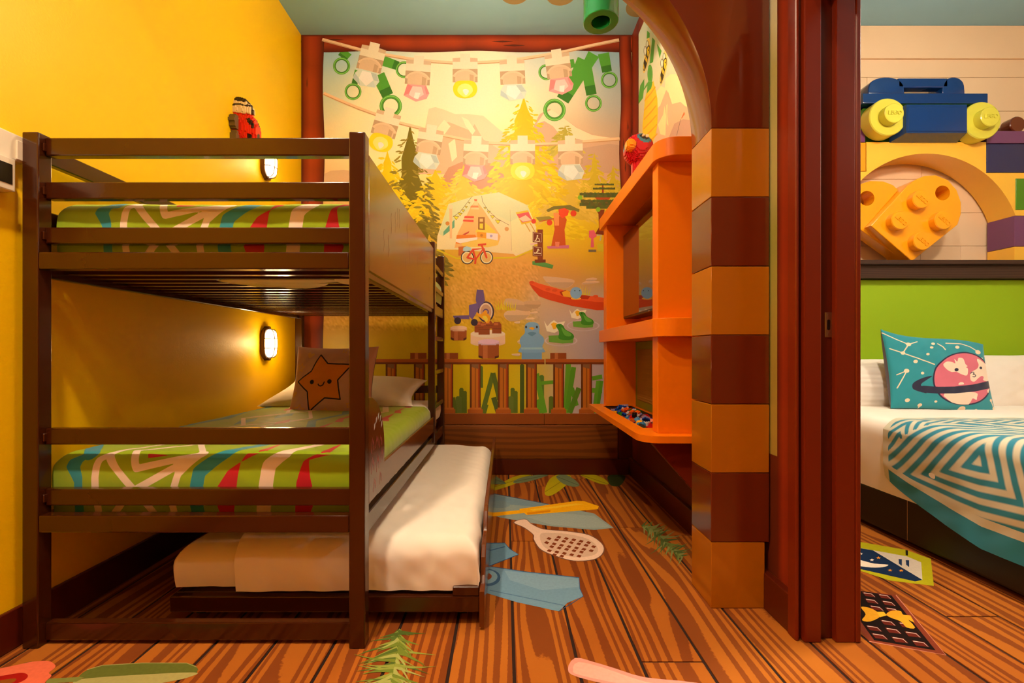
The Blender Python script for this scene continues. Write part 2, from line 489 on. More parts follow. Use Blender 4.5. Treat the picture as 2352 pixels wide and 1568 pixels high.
# ------------------------------------------------------------------ the campsite mural on the back wall
SM = [(750, 120, 150, 182, 186), (900, 140, 186, 200, 184), (1065, 120, 210, 208, 176), (1250, 140, 190, 194, 176), (1410, 120, 145, 172, 172),
      (750, 220, 190, 196, 165), (860, 220, 228, 208, 160), (960, 230, 250, 222, 168), (1065, 245, 255, 235, 178), (1180, 240, 248, 216, 162), (1300, 220, 215, 192, 152), (1410, 230, 172, 174, 158),
      (750, 330, 232, 194, 135), (870, 330, 252, 218, 140), (1000, 320, 238, 192, 138), (1100, 330, 236, 188, 136), (1200, 340, 238, 196, 120), (1320, 320, 210, 168, 122), (1410, 310, 196, 160, 122),
      (790, 420, 214, 165, 110), (900, 420, 232, 186, 80), (1000, 420, 222, 176, 80), (1100, 400, 208, 144, 96), (1200, 420, 228, 194, 50), (1300, 410, 205, 166, 90), (1410, 410, 190, 152, 92),
      (760, 520, 205, 165, 60), (870, 520, 205, 165, 50), (950, 500, 216, 184, 30), (1100, 480, 218, 172, 50), (1250, 490, 226, 194, 14), (1340, 480, 222, 188, 20), (1410, 500, 216, 182, 24),
      (760, 620, 200, 145, 50), (870, 620, 200, 145, 50), (950, 600, 196, 146, 32), (1040, 600, 216, 164, 44), (1150, 640, 226, 162, 70), (1300, 650, 216, 152, 62), (1370, 560, 226, 184, 24), (1390, 600, 220, 168, 40),
      (760, 720, 205, 140, 55), (880, 720, 205, 138, 50), (800, 800, 200, 165, 20), (900, 790, 196, 164, 12), (970, 790, 200, 168, 8),
      (1040, 700, 216, 154, 62), (1140, 710, 212, 152, 58), (1060, 770, 206, 168, 8), (1060, 810, 204, 170, 6), (1180, 810, 206, 172, 6), (1150, 765, 204, 166, 14),
      (1255, 720, 196, 170, 140), (1350, 700, 184, 165, 146), (1300, 800, 176, 158, 150), (1400, 800, 166, 148, 146), (1300, 750, 182, 164, 150), (1400, 700, 176, 158, 146),
      (760, 900, 200, 170, 15), (900, 900, 196, 166, 10), (1060, 900, 206, 182, 6), (1180, 900, 206, 182, 6), (1300, 900, 188, 168, 155), (1400, 900, 178, 162, 155), (1240, 860, 205, 178, 60)]
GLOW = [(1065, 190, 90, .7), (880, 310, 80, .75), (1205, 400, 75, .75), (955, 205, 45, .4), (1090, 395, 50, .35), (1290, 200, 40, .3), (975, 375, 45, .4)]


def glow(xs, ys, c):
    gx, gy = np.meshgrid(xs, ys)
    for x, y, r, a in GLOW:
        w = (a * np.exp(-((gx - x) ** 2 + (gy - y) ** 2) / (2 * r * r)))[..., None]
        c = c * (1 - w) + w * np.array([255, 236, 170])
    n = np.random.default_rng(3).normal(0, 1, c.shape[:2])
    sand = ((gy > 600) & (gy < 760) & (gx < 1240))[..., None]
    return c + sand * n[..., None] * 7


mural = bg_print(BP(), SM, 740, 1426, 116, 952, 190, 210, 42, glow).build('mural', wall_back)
mural['label'] = 'printed campsite mural with string lights, tent, pond and fence'
A_ = zoomed(680, 60, 2.94); B_ = zoomed(840, 420, 3.92); C_ = zoomed(840, 700, 3.675)

# mountains
p = BP()
p.poly([(960, 380), (975, 300), (985, 250), (1000, 246), (1020, 252), (1045, 262), (1075, 262), (1110, 266), (1150, 300), (1190, 330), (1215, 380)], [(238, 196, 150)] * 11, .1)
p.poly([(950, 400), (980, 318), (1000, 296), (1030, 280), (1055, 290), (1080, 300), (1090, 285), (1110, 320), (1150, 345), (1190, 360), (1210, 400)], (222, 172, 128), .2)
for q in ([(1000, 300), (1020, 275), (1035, 290), (1020, 310)], [(1060, 268), (1075, 275), (1092, 300), (1085, 310), (1070, 290)], [(1030, 330), (1045, 318), (1050, 360), (1038, 372)]):
    p.poly(q, (246, 210, 160), .3)
p.poly([(1215, 360), (1225, 290), (1240, 262), (1262, 250), (1290, 268), (1330, 296), (1370, 310), (1424, 318), (1424, 420), (1230, 420)], (205, 164, 124), .1)
p.poly([(1232, 285), (1248, 262), (1266, 252), (1290, 268), (1325, 294), (1360, 310), (1410, 318), (1360, 326), (1320, 318), (1300, 326), (1270, 290), (1250, 278)], (244, 206, 158), .2)
p.poly([(1300, 350), (1340, 340), (1400, 330), (1424, 334), (1424, 400), (1310, 392)], (192, 152, 118), .2)
p.poly([(1010, 420), (1030, 385), (1060, 372), (1100, 370), (1140, 378), (1180, 400), (1190, 440), (1000, 440)], (198, 138, 98), .3)
p.poly([(744, 400), (760, 392), (790, 390), (830, 396), (870, 390), (880, 430), (744, 440)], (205, 162, 118), .2)
p.build('printed_mountains', mural)


def fir(name, cx, top, bot, hw, c1, c2, n, seed, l0=4, fade=None):
    l0 = min(l0 * .2, 2)
    r = random.Random(seed); p = BP()
    pts = []; K = 9
    for k in range(K + 1):
        y = top + (bot - top) * k / K; pts.append((cx - hw * (k / K) ** .8 * (.55 if k % 2 else .78), y))
    for k in range(K, -1, -1):
        y = top + (bot - top) * k / K; pts.append((cx + hw * (k / K) ** .8 * (.55 if k % 2 else .78), y))
    mid = tuple((a * .75 + b * .25) for a, b in zip(c1, c2))
    p.poly(pts, mid, l0)
    for i in range(n):
        t = math.sqrt(r.random()); y = top + (bot - top) * t; s = r.choice((-1, 1))
        x = cx + s * hw * t ** .8 * r.random() ** .6
        a = math.atan2(.45 + r.uniform(-.5, .7), s * 1.0); L = (8 + 11 * t) * r.uniform(.7, 1.3); wd = L * .17; L *= 1.35
        q = r.random(); c = tuple(u * (1 - q) + v * q for u, v in zip(c1, c2))
        if fade: c = tuple(u * (1 - fade * (1 - t)) + v * fade * (1 - t) for u, v in zip(c, (240, 200, 110)))
        dx, dy = math.cos(a), math.sin(a)
        p.poly([(x, y), (x + dx * L * .3 - dy * wd, y + dy * L * .3 + dx * wd), (x + dx * L * .75 - dy * wd * .9, y + dy * L * .75 + dx * wd * .9), (x + dx * L, y + dy * L), (x + dx * L * .75 + dy * wd * .9, y + dy * L * .75 - dx * wd * .9), (x + dx * L * .3 + dy * wd, y + dy * L * .3 - dx * wd)], c, l0)
    return p.build(name, mural)


fir('printed_fir_tree', 1298, 288, 345, 22, (165, 150, 50), (205, 180, 70), 90, 1)
fir('printed_fir_tree', 1365, 350, 455, 26, (190, 165, 30), (212, 180, 50), 120, 2)
fir('printed_fir_tree', 1408, 378, 470, 22, (190, 165, 30), (212, 180, 50), 100, 3)
fir('printed_fir_tree', 1310, 372, 500, 70, (205, 170, 50), (222, 186, 70), 240, 4)
fir('printed_fir_tree', 1000, 388, 500, 55, (222, 178, 10), (240, 200, 30), 240, 5)
fir('printed_fir_tree', 1065, 378, 500, 50, (222, 180, 50), (238, 200, 80), 220, 6)
fir('printed_fir_tree', 890, 345, 480, 40, (228, 184, 10), (244, 206, 40), 160, 7)
fir('printed_fir_tree', 1203, 222, 470, 92, (206, 172, 6), (236, 200, 20), 400, 8, 10)
fir('printed_fir_tree', 942, 284, 640, 84, (104, 90, 14), (150, 126, 34), 400, 9, 10, .22)
fir('printed_fir_tree', 1255, 430, 540, 75, (216, 182, 10), (238, 204, 30), 320, 11, 8)

# tent
p = BP()
def b(pts, c, l): p.poly(B_(pts), c, l)
b([(640, 600), (645, 480), (745, 190), (985, 118), (1200, 85), (1455, 200), (1535, 400), (1515, 590), (1360, 665), (1330, 640), (820, 600)], (232, 208, 150), 18)
b([(700, 330), (745, 190), (985, 118), (1200, 85), (1455, 200), (1480, 262), (1390, 330), (1300, 350), (1060, 235), (1020, 150), (940, 230), (800, 330), (700, 480), (660, 460)], (208, 206, 148), 19)
b([(1150, 118), (1200, 120), (1290, 140), (1345, 190), (1340, 198), (1230, 185), (1165, 150)], (232, 208, 150), 20)
b([(1300, 350), (1480, 262), (1535, 400), (1515, 590), (1360, 640), (1320, 620)], (240, 214, 150), 20)
b([(990, 150), (1060, 240), (1215, 480), (1190, 560), (800, 585), (830, 450), (935, 240)], (226, 172, 96), 20)
b([(985, 145), (1005, 150), (1020, 240), (945, 238), (970, 190)], (236, 196, 130), 21)
b([(975, 148), (1003, 148), (1000, 165), (980, 163)], (214, 100, 40), 22)
b([(950, 205), (1012, 205), (1018, 222), (940, 222)], (222, 120, 60), 22)
b([(892, 298), (975, 300), (970, 355), (874, 346)], (214, 72, 44), 22)
b([(884, 318), (974, 320), (973, 332), (880, 330)], (240, 180, 120), 23)
b([(1012, 308), (1072, 308), (1072, 425), (1012, 420)], (150, 92, 20), 22)
b([(1026, 322), (1056, 322), (1056, 350), (1026, 350)], (228, 180, 100), 23)
b([(1026, 366), (1056, 366), (1056, 412), (1026, 410)], (232, 196, 40), 23)
b([(985, 440), (1060, 345), (1150, 420), (1180, 450), (1000, 450)], (226, 192, 60), 21)
b([(820, 470), (985, 466), (1005, 500), (850, 548), (810, 545)], (222, 120, 30), 22)
b([(812, 505), (1005, 490), (1005, 510), (850, 545), (812, 530)], (240, 214, 190), 23)
b([(870, 465), (935, 434), (925, 452), (895, 468)], (196, 60, 50), 23)
b([(1002, 440), (1086, 448), (1086, 500), (1002, 488)], (228, 150, 20), 22)
b([(1086, 448), (1190, 458), (1190, 520), (1086, 500)], (236, 208, 200), 22)
p.circle(*B_([(1043, 472)])[0], 3.2, (196, 120, 20), 24); p.circle(*B_([(1130, 478)])[0], 3, (170, 150, 180), 24)
b([(860, 545), (1060, 495), (1200, 520), (1190, 560), (1100, 580), (880, 575)], (234, 190, 80), 22)
b([(752, 215), (780, 215), (778, 500), (758, 500)], (232, 180, 120), 22)
p.circle(*B_([(766, 215)])[0], 5, (240, 200, 150), 23)
b([(700, 440), (800, 330), (800, 400), (700, 475)], (100, 160, 120), 21)
p.circle(*B_([(737, 365)])[0], 4.6, (200, 130, 50), 22); p.circle(*B_([(1270, 415)])[0], 4.8, (208, 150, 80), 22)
for (x, y, s_) in ((815, 310, 26), (850, 278, 22), (878, 248, 18), (905, 215, 15), (932, 178, 12), (1075, 225, 14), (1108, 260, 18), (1142, 302, 22), (1190, 345, 27)):
    b([(x - s_, y - s_ * .5), (x + s_, y - s_ * .3), (x, y + s_)], (110, 80, 30), 24)
    b([(x - s_ + 5, y - s_ * .5 + 4), (x + s_ - 5, y - s_ * .3 + 4), (x, y + s_ - 6)], (240, 206, 30), 25)
p.line(B_([(785, 308), (850, 262), (905, 190), (960, 120)]), .8, (110, 70, 30), 26)
p.line(B_([(1045, 118), (1050, 165), (1100, 245), (1180, 320), (1290, 380)]), .8, (110, 70, 30), 26)
b([(1350, 266), (1460, 246), (1512, 350), (1405, 376)], (222, 180, 30), 23)
b([(1358, 282), (1466, 262), (1500, 338), (1410, 358)], (214, 84, 84), 24)
b([(1380, 320), (1440, 290), (1495, 336), (1415, 350)], (236, 190, 150), 25)
for x in (1445, 1490): p.line(B_([(x - 10, 362), (x + 35, 440)]), 2.2, (205, 160, 60), 24)
p.line(B_([(1300, 240), (1315, 610)]), .7, (190, 170, 110), 24)
p.line(B_([(640, 600), (820, 680), (1340, 672), (1510, 600)]), 4, (214, 186, 20), 17)
p.build('printed_tent', mural)

# bicycle leaning by the tent
p = BP()
b([(835, 575), (905, 570), (905, 655), (835, 655)], (190, 100, 40), 26)
for (x, y) in ((915, 672), (1088, 672)):
    X, Y = B_([(x, y)])[0]
    p.circle(X, Y, 15.0, (60, 45, 40), 27, ry=15.5); p.circle(X, Y, 12.8, (240, 218, 170), 28, ry=13.3); p.circle(X, Y, 10.6, (222, 176, 96), 29, ry=11); p.circle(X, Y, 2.2, (205, 70, 40), 30)
for s_ in ([(915, 672), (965, 600), (1060, 590), (990, 690), (915, 672)], [(1060, 590), (1088, 672)], [(1010, 558), (1085, 552)], [(1040, 552), (1060, 600), (1088, 672)], [(965, 600), (990, 690), (985, 730)]):
    p.line(B_(s_), 4.5, (214, 72, 34), 31)
p.poly(B_([(875, 610), (880, 582), (910, 570), (945, 582), (952, 605), (900, 618)]), (168, 196, 214), 32)
p.build('printed_bicycle', mural)

# sign post
p = BP()
b([(1545, 420), (1595, 420), (1595, 700), (1548, 700)], (132, 60, 20), 26)
b([(1500, 705), (1560, 700), (1690, 740), (1680, 772), (1500, 735)], (90, 150, 70), 26)
b([(1520, 690), (1620, 690), (1620, 716), (1525, 720)], (120, 54, 22), 27)
for (y0) in (440, 566):
    b([(1503, y0), (1592, y0 + 12), (1592, y0 + 102), (1503, y0 + 92)], (120, 50, 18), 28)
    p.line(B_([(1510, y0 + 8), (1582, y0 + 18), (1582, y0 + 92), (1510, y0 + 84), (1510, y0 + 8)]), .9, (236, 200, 150), 29)
p.circle(*B_([(1546, 478)])[0], 2, (240, 210, 160), 30); p.line(B_([(1544, 486), (1534, 512), (1524, 520)]), 2, (240, 210, 160), 30)
p.line(B_([(1540, 494), (1560, 500), (1566, 524)]), 1.6, (240, 210, 160), 30); p.line(B_([(1518, 524), (1566, 528)]), 1.4, (240, 210, 160), 30)
p.circle(*B_([(1552, 600)])[0], 2, (240, 210, 160), 30); p.line(B_([(1548, 608), (1538, 628)]), 2.4, (240, 210, 160), 30)
p.line(B_([(1515, 630), (1576, 636)]), 2.2, (240, 210, 160), 30); p.line(B_([(1520, 640), (1566, 604)]), 1.0, (240, 210, 160), 30)
b([(1478, 548), (1545, 535), (1545, 548), (1482, 560)], (236, 190, 170), 27)
p.build('printed_sign_post', mural)

# brick trees
p = BP()
b([(1668, 580), (1700, 420), (1690, 330), (1560, 350), (1570, 335), (1690, 318), (1740, 300), (1790, 300), (1810, 330), (1790, 420), (1800, 560), (1830, 580)], (196, 84, 24), 24)
b([(1690, 270), (1740, 270), (1740, 385), (1700, 385)], (226, 140, 70), 25)
b([(1735, 240), (1790, 225), (1830, 250), (1820, 290), (1770, 320), (1740, 290)], (226, 74, 34), 26)
for (x, y, r) in ((1870, 275, 7), (1655, 358, 6.5), (1512, 346, 5.5)): p.circle(*B_([(x, y)])[0], r, (214, 66, 30), 27)
b([(1625, 245), (1690, 210), (1840, 200), (1925, 240), (1920, 262), (1800, 235), (1700, 240), (1640, 262)], (120, 110, 40), 25)
b([(1530, 310), (1650, 300), (1690, 320), (1560, 345)], (150, 130, 40), 24)
b([(1630, 570), (1830, 560), (1830, 590), (1640, 592)], (205, 110, 130), 27)
b([(1705, 530), (1745, 530), (1740, 575), (1708, 575)], (222, 130, 90), 28)
p.build('printed_apple_tree', mural)
p = BP(); r_ = random.Random(5)
b([(2065, 460), (2100, 400), (2095, 280), (2070, 240), (2150, 240), (2140, 300), (2135, 400), (2150, 470)], (128, 54, 20), 24)
b([(2040, 110), (2090, 160), (2110, 200), (2160, 200), (2190, 150), (2220, 110)], (176, 74, 24), 25)
b([(2128, 10), (2140, 10), (2144, 110), (2126, 110)], (150, 60, 20), 24)
for (x0, x1, y0, th) in ((2060, 2225, 6, 16), (2045, 2225, 42, 18), (1925, 2290, 88, 26), (1960, 2290, 106, 26), (1935, 2230, 152, 26), (1925, 2240, 178, 30), (1985, 2230, 205, 28)):
    x = x0
    while x < x1:
        ww = r_.uniform(16, 30); b([(x, y0 + r_.uniform(-4, 4)), (x + ww, y0 + r_.uniform(-4, 4)), (x + ww, y0 + th), (x, y0 + th)], (70 + r_.randint(0, 26), 84 + r_.randint(0, 14), 34), 26 + int(x) % 3); x += ww - 3
for (x, y) in ((1930, 132), (2092, 240)): p.circle(*B_([(x, y)])[0], 5.4, (124, 170, 30), 30)
p.build('printed_oak_tree', mural)

# telescope and lantern
p = BP()
b([(2010, 430), (2055, 425), (2080, 480), (2050, 500), (2055, 580), (2025, 580), (2030, 500), (2010, 490)], (222, 96, 110), 26)
b([(2005, 600), (2075, 600), (2075, 622), (2005, 622)], (120, 110, 80), 26)
b([(2085, 545), (2138, 550), (2138, 620), (2085, 615)], (214, 190, 40), 26)
p.line(B_([(2080, 470), (2120, 470), (2110, 520)]), 3, (196, 196, 150), 26)
p.build('printed_telescope', mural)

# rocks, grass tufts
p = BP()
for pts, c in (([(1595, 850), (1640, 842), (1860, 868), (1868, 910), (1800, 948), (1680, 930), (1640, 905)], (214, 176, 130)),
               ([(1250, 1065), (1270, 1040), (1370, 1050), (1490, 1110), (1490, 1150), (1400, 1150), (1250, 1100)], (206, 166, 116)),
               ([(1245, 1200), (1260, 1160), (1330, 1140), (1470, 1150), (1475, 1190), (1420, 1230), (1300, 1245)], (214, 176, 126)),
               ([(1420, 1070), (1540, 1060), (1580, 1080), (1550, 1125), (1490, 1130)], (200, 160, 112)),
               ([(1950, 900), (2000, 880), (2095, 885), (2090, 900), (1960, 915)], (224, 188, 140)), ([(1985, 865), (2040, 852), (2085, 862), (2050, 882), (1990, 885)], (222, 186, 138)),
               ([(1440, 1220), (1500, 1210), (1520, 1225), (1460, 1235)], (228, 196, 150)), ([(1480, 1165), (1540, 1155), (1545, 1170), (1490, 1180)], (224, 190, 146)),
               ([(1340, 1250), (1390, 1245), (1380, 1265), (1345, 1262)], (228, 196, 150)), ([(1370, 1420), (1410, 1400), (1400, 1450), (1370, 1440)], (224, 190, 140)), ([(1310, 1540), (1390, 1535), (1370, 1560)], (230, 196, 150))):
    p.poly(B_(curve(pts, 3)), c, 24)
    cy = sum(q[1] for q in pts) / len(pts)
    p.poly(B_(curve([(x * .96 + sum(q[0] for q in pts) / len(pts) * .04, y if y > cy else cy + 2) for x, y in pts], 3)), tuple(v * .9 for v in c), 25)
for (x0, y0, h, c) in ((1190, 1140, 90, (210, 190, 20)), (1240, 1140, 100, (220, 196, 30)), (1280, 1150, 100, (206, 184, 20)), (1320, 1150, 90, (220, 196, 30)), (1950, 1010, 100, (210, 190, 60)), (1990, 1010, 70, (206, 186, 60))):
    for k in (-1, 0, 1): p.poly(B_([(x0 + 14 * k, y0), (x0 + 14 * k + 12, y0), (x0 + 30 * k + 6, y0 - h)]), c, 27)
p.build('printed_rocks', mural)

# empty wheelchair by the fire
p = BP()
X, Y = B_([(1082, 1160)])[0]
p.circle(X, Y, 19, (66, 50, 60), 26, ry=24); p.circle(X, Y, 15.5, (226, 196, 160), 27, ry=20.5); p.circle(X, Y, 12.5, (196, 150, 110), 28, ry=17); p.ring(X, Y, 7, 4.5, (104, 78, 116), 29, 14)
b([(1000, 960), (1060, 965), (1075, 1060), (1010, 1140), (990, 1050)], (106, 80, 120), 30)
b([(930, 1100), (1010, 1080), (1010, 1150), (960, 1230), (930, 1200)], (112, 86, 126), 30)
b([(785, 1195), (930, 1190), (935, 1225), (800, 1225)], (104, 80, 118), 30)
for (x, y) in ((828, 1240), (978, 1255)): p.circle(*B_([(x, y)])[0], 8, (58, 46, 52), 31)
p.build('printed_wheelchair', mural)

# red kayak with a small blue bird
p = BP()
b([(1472, 905), (1500, 884), (1560, 905), (1760, 960), (1900, 1010), (2060, 1020), (2290, 1060), (2290, 1140), (2080, 1145), (1850, 1105), (1640, 1050), (1560, 1020), (1500, 950)], (204, 66, 22), 26)
b([(1472, 905), (1500, 884), (1560, 905), (1760, 960), (1900, 1010), (2060, 1020), (2290, 1060), (2290, 1080), (2060, 1070), (1800, 1030), (1600, 970), (1520, 930)], (226, 88, 36), 27)
b([(1745, 980), (1800, 965), (1930, 1000), (2020, 1020), (2000, 1048), (1850, 1045), (1760, 1010)], (176, 52, 16), 28)
b([(1765, 985), (1810, 965), (1850, 985), (1860, 1035), (1780, 1020)], (226, 160, 36), 29)
p.circle(*B_([(1893, 990)])[0], 13.5, (126, 168, 196), 30); p.circle(*B_([(1893, 1040)])[0], 12, (230, 176, 60), 29, ry=3)
for x in (1882, 1926): p.circle(*B_([(x, 970)])[0], 1.1, (30, 40, 60), 31)
for (x, y) in ((1495, 895), (1640, 958), (1700, 968), (2070, 1020)): p.circle(*B_([(x, y)])[0], 6, (214, 80, 30), 29, ry=3.2)
p.build('printed_kayak', mural)


def frog(dx, dy):
    p = BP()
    def q(pts, c, l): p.poly(B_([(x + dx, y + dy) for x, y in pts]), c, l)
    X, Y = B_([(1758 + dx, 1420 + dy)])[0]
    p.ring(X, Y, 38, 34, (196, 180, 170), 24, 28, .33)
    q([(1605, 1240), (1635, 1290), (1665, 1255), (1695, 1235), (1725, 1258), (1795, 1245), (1770, 1310), (1700, 1350), (1630, 1335)], (244, 220, 178), 25)
    q([(1668, 1270), (1690, 1255), (1720, 1262), (1715, 1310), (1690, 1318)], (236, 176, 30), 26)
    q([(1645, 1375), (1760, 1370), (1872, 1385), (1865, 1438), (1770, 1445), (1650, 1430)], (104, 160, 56), 27)
    q(curve([(1712, 1285), (1740, 1268), (1775, 1280), (1800, 1320), (1860, 1355), (1875, 1390), (1840, 1412), (1770, 1412), (1735, 1395), (1740, 1340)], 4), (60, 134, 36), 28)
    q(curve([(1760, 1300), (1790, 1320), (1850, 1360), (1840, 1380), (1790, 1370)], 3), (96, 170, 60), 29)
    p.circle(*B_([(1742 + dx, 1285 + dy)])[0], 1.2, (20, 40, 20), 30)
    p.build('printed_frog', mural)


frog(0, 0)
p_save = B_; B_ = (lambda f: (lambda pts: f([(1957 + (x - 1758) * .82, 1280 + (y - 1415) * .82) if True else 0 for x, y in pts])))(p_save)
frog(0, 0); B_ = p_save

# blue bird statue
p = BP()
b(curve([(1430, 1300), (1450, 1262), (1497, 1253), (1545, 1262), (1565, 1300), (1562, 1350), (1600, 1390), (1606, 1430), (1590, 1470), (1605, 1500), (1600, 1525), (1390, 1525), (1384, 1495), (1400, 1470), (1386, 1430), (1395, 1390), (1432, 1350)], 3), (122, 166, 190), 26)
b([(1404, 1522), (1586, 1522), (1586, 1600), (1404, 1600)], (112, 156, 184), 25)
b(curve([(1460, 1350), (1497, 1340), (1535, 1350), (1520, 1365), (1497, 1378), (1470, 1365)], 3), (92, 136, 166), 27)
b([(1468, 1305), (1497, 1296), (1525, 1308), (1500, 1325)], (234, 160, 20), 28)
b([(1398, 1480), (1596, 1480), (1590, 1498), (1402, 1498)], (150, 190, 206), 27)
for x in (1444, 1541): p.circle(*B_([(x, 1297)])[0], 2, (40, 36, 40), 28, ry=3)
p.build('printed_bird_statue', mural)


def stump(x, y, w_, h_, top):
    global p
    p = BP()
    b([(x - w_, y), (x + w_, y), (x + w_, y + h_ - 12), (x + w_ * .6, y + h_), (x - w_ * .6, y + h_), (x - w_, y + h_ - 12)], (156, 80, 34), 33)
    b([(x - w_ * .55, y), (x - w_ * .1, y), (x - w_ * .1, y + h_), (x - w_ * .55, y + h_)], (186, 106, 54), 34)
    b([(x - w_ - 3, y - 4), (x - w_ - 3, y + 22), (x - w_ * .75, y + 22), (x - w_ * .75, y + 30), (x + w_ * .75, y + 30), (x + w_ * .75, y + 22), (x + w_ + 3, y + 22), (x + w_ + 3, y - 4)], tuple(v * .9 for v in top), 35)
    p.circle(*B_([(x, y - 2)])[0], (w_ + 3) / 3.92, top, 36, ry=(w_ * .24) / 3.92)
    for s_ in (-1, 1): b([(x + s_ * w_ * .98, y + h_ - 10), (x + s_ * w_ * .6, y + h_ + 2), (x + s_ * w_ * .6, y + h_ - 18), (x + s_ * w_ * .98, y + h_ - 28)], (80, 40, 22), 37)
    p.build('printed_stump', mural)


# camp fire
p = BP()
p.circle(*B_([(1100, 1440)])[0], 40, (226, 186, 140), 26, ry=8); b([(945, 1360), (1256, 1360), (1256, 1440), (945, 1440)], (230, 190, 146), 26)
p.circle(*B_([(1100, 1358)])[0], 39.8, (242, 206, 166), 27, ry=9)
for (x, y, w_, h_) in ((1020, 1255, 40, 90), (1180, 1260, 42, 95), (1105, 1250, 40, 60), (1066, 1265, 50, 100)):
    b([(x - w_, y + 15), (x - w_ * .6, y - 8), (x + w_ * .6, y - 8), (x + w_, y + 15), (x + w_, y + h_), (x - w_, y + h_)], (150, 74, 32), 28 + (y > 1262))
    b([(x - w_ * .6, y), (x + w_ * .3, y), (x + w_ * .3, y + 20), (x - w_ * .6, y + 20)], (186, 100, 50), 30)
    p.line(B_([(x - w_, y + h_ * .55), (x + w_, y + h_ * .55)]), .8, (96, 44, 22), 31)
b(curve([(1060, 1230), (1015, 1200), (995, 1165), (1040, 1180), (1075, 1145), (1100, 1180), (1125, 1210), (1110, 1255), (1085, 1258)], 4), (242, 156, 24), 32)
b(curve([(1075, 1240), (1050, 1205), (1080, 1195), (1100, 1225), (1090, 1250)], 4), (250, 200, 60), 33)
p.build('printed_campfire', mural)
stump(837, 1305, 72, 112, (242, 186, 140)); stump(1107, 1430, 92, 150, (228, 184, 190))

# reeds behind the fence
p = BP()
def cc(pts, c, l): p.poly(C_(pts), c, l)
g1, g2 = (92, 110, 30), (96, 156, 34)
for (x, y0, y1, w_, c) in ((808, 700, 912, 36, g1), (836, 725, 912, 36, g1), (785, 770, 912, 52, (100, 116, 40)), (1240, 700, 912, 36, g1), (1265, 725, 912, 36, g1), (1225, 770, 912, 46, (100, 116, 40)), (1320, 500, 912, 36, (70, 86, 26)), (975, 515, 700, 30, (84, 104, 28)), (1485, 592, 912, 40, (84, 120, 40)), (1565, 770, 912, 40, g1)):
    cc([(x - w_ / 2, y0 + 10), (x - w_ / 4, y0), (x + w_ / 4, y0), (x + w_ / 2, y0 + 10), (x + w_ / 2, y1), (x - w_ / 2, y1)], c, 24)
for (pts, w_, c) in (([(985, 912), (1075, 575)], 40, g1), ([(1075, 575), (1130, 800)], 40, (84, 100, 28)), ([(1080, 780), (1120, 912)], 44, (78, 92, 30)), ([(1440, 580), (1510, 912)], 46, g2), ([(1445, 800), (1480, 912)], 40, g2), ([(1690, 912), (1710, 500)], 44, g2), ([(1700, 880), (1755, 525)], 42, (84, 146, 30)), ([(1740, 700), (1780, 850)], 36, (84, 146, 30)), ([(1720, 912), (1800, 700)], 44, (84, 130, 30)), ([(1480, 660), (1590, 650)], 30, g2), ([(1910, 620), (1995, 605)], 36, g2), ([(1910, 720), (1995, 725)], 40, g2), ([(1950, 880), (1985, 640)], 40, (84, 146, 30)), ([(1925, 912), (1960, 640)], 30, g2), ([(740, 780), (760, 912)], 30, g1), ([(1000, 912), (1020, 840)], 34, g1)):
    p.line(C_(pts), w_ / 3.675, c, 25)
p.build('printed_reeds', mural)

# printed fence
p = BP()
def bal(x):
    cc([(x - 48, 500), (x + 44, 500), (x + 44, 912), (x - 48, 912)], (100, 52, 16), 28)
    cc([(x - 32, 500), (x + 26, 500), (x + 26, 880), (x - 32, 880)], (186, 104, 24), 29)
    cc([(x + 22, 500), (x + 34, 500), (x + 34, 880), (x + 22, 880)], (160, 60, 14), 29)
    cc([(x - 6, 505), (x + 4, 505), (x + 4, 870), (x - 6, 870)], (140, 76, 18), 30)
    cc([(x - 32, 500), (x + 26, 500), (x + 26, 540), (x - 32, 525)], (128, 88, 50), 31)
    cc([(x - 66, 880), (x + 62, 880), (x + 62, 915), (x - 66, 915)], (172, 88, 24), 31)
    cc([(x - 50, 866), (x + 50, 866), (x + 50, 882), (x - 50, 882)], (190, 104, 34), 32)
for x in (-320, -90, 217, 455, 695, 927, 1163, 1400, 1630, 1865, 2090): bal(x)
for (xa, xb) in ((-380, 1508), (1518, 2160)):
    cc([(xa, 455), (xb, 458), (xb, 490), (xa, 490)], (166, 84, 26), 33); cc([(xa, 484), (xb, 484), (xb, 500), (xa, 500)], (112, 52, 16), 34)
for x in (445, 712, 1625): cc([(x - 68, 405), (x + 68, 405), (x + 68, 455), (x - 68, 455)], (140, 68, 22), 33); cc([(x - 30, 405), (x - 2, 405), (x - 2, 455), (x - 30, 455)], (180, 104, 50), 34)
p.build('printed_fence', mural)

